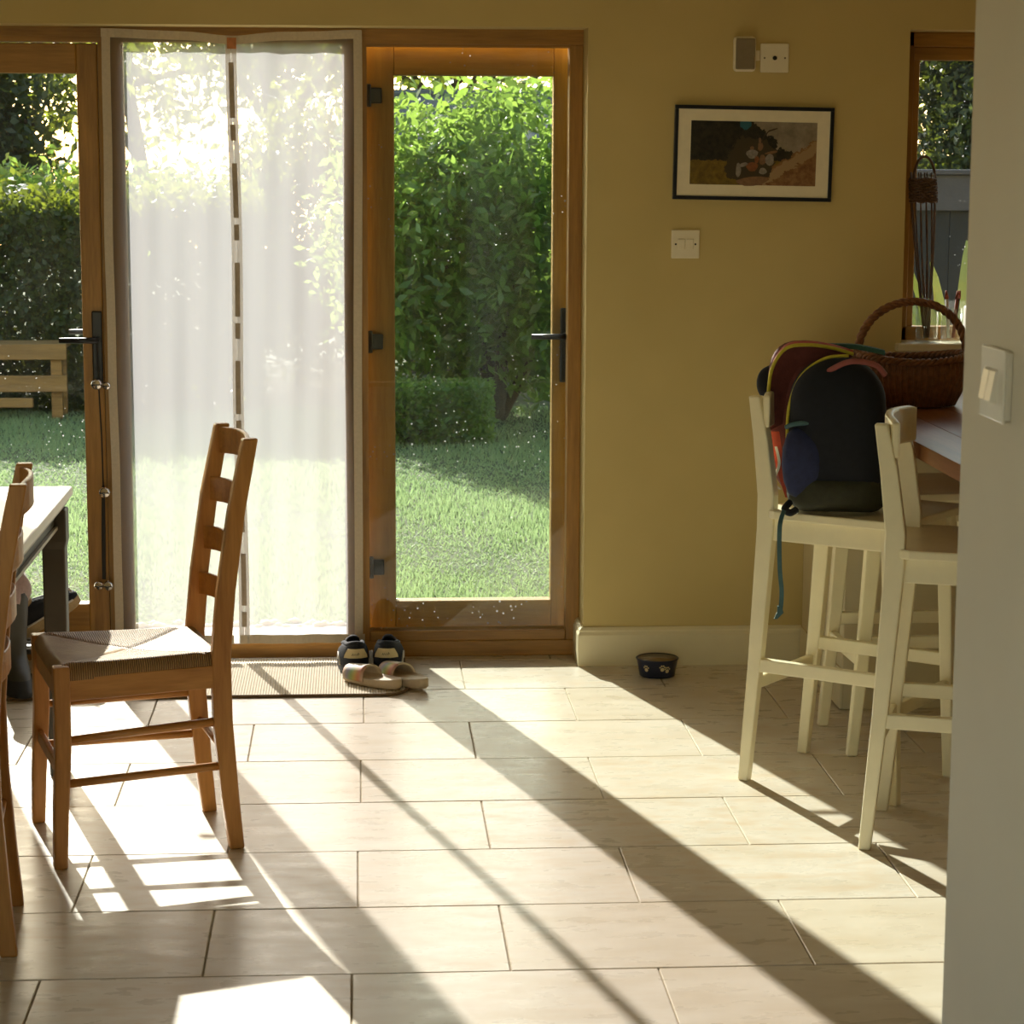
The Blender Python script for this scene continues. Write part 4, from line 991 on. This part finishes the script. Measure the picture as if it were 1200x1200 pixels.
# loose flowering shrub growing over the hedge top
sh = thing('rambling_shrub', (-1.9, 16.3, GZ), 'loose bright shrub rising behind the clipped hedge', 'bush')
p = clumps((-2.1, 16.3, 1.17), (1.9, .40, .24), 240, 26, .08); leaves_mesh('foliage', p, .09, 'laurel_leaf', sh, flat=.3)
stems(sh, (-1.9, 16.3, GZ), [(-3.2, 16.3, 1.3), (-2.4, 16.3, 1.5), (-1.4, 16.3, 1.5), (-.8, 16.3, 1.3)], .03)
def tree(name, base, h_, crown, rad, nc, per, size, mat, label, cr=.22, hollow=.25, nb=9, r0=.11):
    t = thing(name, base, label, 'tree'); b_ = Vector(base)
    MB().tube(smooth_path([b_, b_ + Vector((.08, 0, h_ * .35)), b_ + Vector((-.05, 0, h_ * .7)), b_ + Vector((0, 0, h_))], 4), [r0 * (1 - .7 * i / 12) for i in range(13)], 9).build('trunk', 'bark', t, smooth=True, world=True)
    for i in range(nb):
        z = h_ * random.uniform(.45, .95); a = random.uniform(0, 2 * PI); e = Vector((crown[0] + rad[0] * .8 * math.cos(a), crown[1] + rad[1] * .8 * math.sin(a), crown[2] + rad[2] * random.uniform(-.5, .6)))
        s_ = b_ + Vector((0, 0, z)); MB().tube(smooth_path([s_, s_.lerp(e, .5) + Vector((0, 0, .12)), e], 4), [r0 * .4 * (1 - .8 * q / 8) for q in range(9)], 6).build('branch', 'bark', t, smooth=True, world=True)
    leaves_mesh('foliage', clumps(crown, rad, nc, per, cr, hollow=hollow), size, mat, t); return t
tree('dark_conifer', (-2.75, 18.2, GZ), 2.6, (-2.75, 18.2, 1.7), (.75, .6, 1.05), 300, 40, .10, 'conifer_leaf', 'dark dense tree at the far left behind the hedge', .12, .1)
tree('broadleaf_tree', (-1.9, 22, GZ), 3.4, (-2.0, 22, 2.55), (2.3, 1.2, 1.1), 90, 34, .13, 'tree_leaf', 'thin-leaved tree with bare twigs against the white sky on the left', .17, .2, 16)
tree('broadleaf_tree', (-.55, 20, GZ), 3.6, (-.5, 20, 2.7), (1.6, 1.2, 1.0), 110, 34, .13, 'tree_leaf', 'branching tree showing faintly through the fly screen', .17, .2, 14)
tree('broadleaf_tree', (1.2, 24, GZ), 3.4, (1.3, 24, 2.9), (1.9, 1.2, .75), 100, 34, .14, 'tree_leaf', 'tree beyond the grey shed roof at the top of the right-hand glass', .17, .2, 10)
tree('rounded_shrub', (-.25, 16.6, GZ), 1.2, (-.22, 16.6, .95), (.62, .5, 1.0), 260, 40, .08, 'hedge_leaf', 'tall rounded shrub behind the right half of the fly screen', .10, .5, 6, .05)
tree('evergreen_tree', (3.9, 13.2, GZ), 2.6, (3.9, 13.2, 1.9), (1.3, .9, 1.2), 480, 70, .065, 'conifer_leaf', 'dark evergreen seen through the kitchen window', .13, .1, 9)
# shed
sd = thing('garden_shed', (1.7, 18.2, GZ), 'dark shed with a grey slate roof behind the laurel', 'shed')
B(.55, 3.2, 17.6, 19.2, GZ, 1.62).build('walls', 'shed_wall', sd, world=True)
m = MB(); m.add([(.4, 17.4, 1.58), (3.35, 17.4, 1.58), (3.35, 18.4, 2.02), (.4, 18.4, 2.02), (.4, 19.4, 1.58), (3.35, 19.4, 1.58), (.4, 17.4, 1.54), (3.35, 17.4, 1.54), (3.35, 19.4, 1.54), (.4, 19.4, 1.54)],
               [(0, 1, 2, 3), (3, 2, 5, 4), (0, 6, 7, 1), (4, 5, 8, 9), (0, 3, 4, 9, 6), (1, 7, 8, 5, 2), (6, 9, 8, 7)])
m.build('roof', 'roof_slate', sd, world=True)
MB().tube([(.4, 18.4, 2.03), (3.35, 18.4, 2.03)], .03, 8).build('ridge', 'roof_slate', sd, world=True)
# bench
bn = thing('garden_bench', (-2.2, 14.7, GZ), 'low weathered wooden bench before the hedge on the left', 'bench')
for y in (14.62, 14.72, 14.82): B(-2.9, -1.66, y, y + .094, .352, .384).build('seat_plank', 'bench_wood', bn, .004, world=True)
B(-2.9, -1.65, 14.59, 14.62, .286, .384).build('front_board', 'bench_wood', bn, .004, world=True)
B(-2.9, -1.65, 14.59, 14.62, .084, .187).build('front_board', 'bench_wood', bn, .004, world=True)
B(-2.9, -1.86, 14.55, 14.59, -.01, .05).build('foot_rail', 'bench_wood', bn, .004, world=True)
for x in (-2.8, -1.72):
    for y in (14.63, 14.86): B(x - .035, x + .035, y, y + .05, GZ, .352).build('leg', 'bench_wood', bn, .004, world=True)
# fence and strap-leaved plant outside the kitchen window
fe = thing('garden_fence', (3.0, 10.0, GZ), 'dark fence with a grey top board outside the kitchen window', 'fence')
B(2.1, 4.4, 9.955, 9.985, 1.335, 1.490).build('top_board', 'fence_grey', fe, .004, world=True)
B(2.1, 4.4, 9.93, 10.01, 1.490, 1.512).build('capping', 'fence_grey', fe, .004, world=True)
for i in range(18): B(2.1 + i * .128, 2.1 + i * .128 + .1275, 9.985, 10.005, GZ, 1.48).build('board', 'fence_dark', fe, .003, world=True)
sp = thing('strap_leaved_plant', (2.28, 8.05, GZ), 'potted plant with long pale green strap leaves outside the kitchen window', 'plant')
MB().lathe([(.13, 0), (.17, .30), (.18, .30), (.18, .34), (.16, .34), (.15, .30), (.001, .29)], 28).build('pot', 'pot_clay', sp, smooth=True)
for i in range(22):
    a = 2 * PI * i / 22 + random.uniform(-.2, .2); ln = random.uniform(.95, 1.30); sp_ = random.uniform(.22, .75)
    P = []; S_ = []
    for q in range(11):
        v = q / 10; r = .03 + sp_ * v ** 1.8; z = .30 + ln * v - .30 * sp_ * v ** 4 * 2
        P.append((r * math.cos(a), r * math.sin(a), z)); S_.append((max(.004, .052 * math.sin(PI * min(.97, .12 + .85 * v)) ** .8), .002))
    MB().bar(P, S_, (-math.sin(a), math.cos(a), 0), (math.cos(a), math.sin(a), 0)).build('leaf', 'strap_leaf', sp, smooth=False)
# lawn of blades, thinning with distance
n = 200000; yv = 8.14 + 7.0 * rng.random(n) ** 1.25; xv = -.05 + (yv * .30) * rng.uniform(-1, 1, n) + (yv - 8) * .02
gh = rng.uniform(.012, .032, n) * (1 + .5 * np.sin(xv * 3.1 + yv * 2.3)); ang = rng.uniform(0, 2 * PI, n); wd = rng.uniform(.0022, .0042, n) * (yv / 9)
v = np.empty((n, 3, 3)); base = np.stack([xv, yv, np.full(n, GZ)], 1); dv = np.stack([np.cos(ang), np.sin(ang), np.zeros(n)], 1) * wd[:, None]
v[:, 0] = base - dv; v[:, 1] = base + dv; v[:, 2] = base + np.stack([rng.normal(0, .012, n), rng.normal(0, .012, n), gh], 1)
me = bpy.data.meshes.new('lawn_grass'); me.vertices.add(n * 3); me.vertices.foreach_set('co', v.reshape(-1)); me.loops.add(n * 3); me.loops.foreach_set('vertex_index', np.arange(n * 3))
me.polygons.add(n); me.polygons.foreach_set('loop_start', np.arange(n) * 3); me.polygons.foreach_set('loop_total', np.full(n, 3)); me.update(); me.materials.append(MATS['grass_blade'])
o = bpy.data.objects.new('lawn_grass', me); COL.objects.link(o); o['kind'] = 'stuff'; tag(o, 'sunlit green lawn grass beyond the garden doors', 'grass')

# pebble edging between patio and lawn
m = MB()
for i in range(170):
    x = -1.6 + 3.4 * i / 170 + random.uniform(-.01, .01); y = 8.10 + random.uniform(-.03, .05); r = random.uniform(.010, .022); q = random.uniform(0, 6)
    vs_ = [(x + r * 1.3 * math.cos(q + 2 * PI * j / 6), y + r * math.sin(q + 2 * PI * j / 6), GZ + .004 + r * .4) for j in range(6)] + [(x, y, GZ + .004 + r), (x, y, GZ - .002)]
    m.add(vs_, [(j, (j + 1) % 6, 6) for j in range(6)] + [((j + 1) % 6, j, 7) for j in range(6)])
o = m.build('pebble_edging', 'pebble', smooth=True); o['kind'] = 'stuff'; tag(o, 'strip of pale pebbles between patio and lawn', 'pebbles')
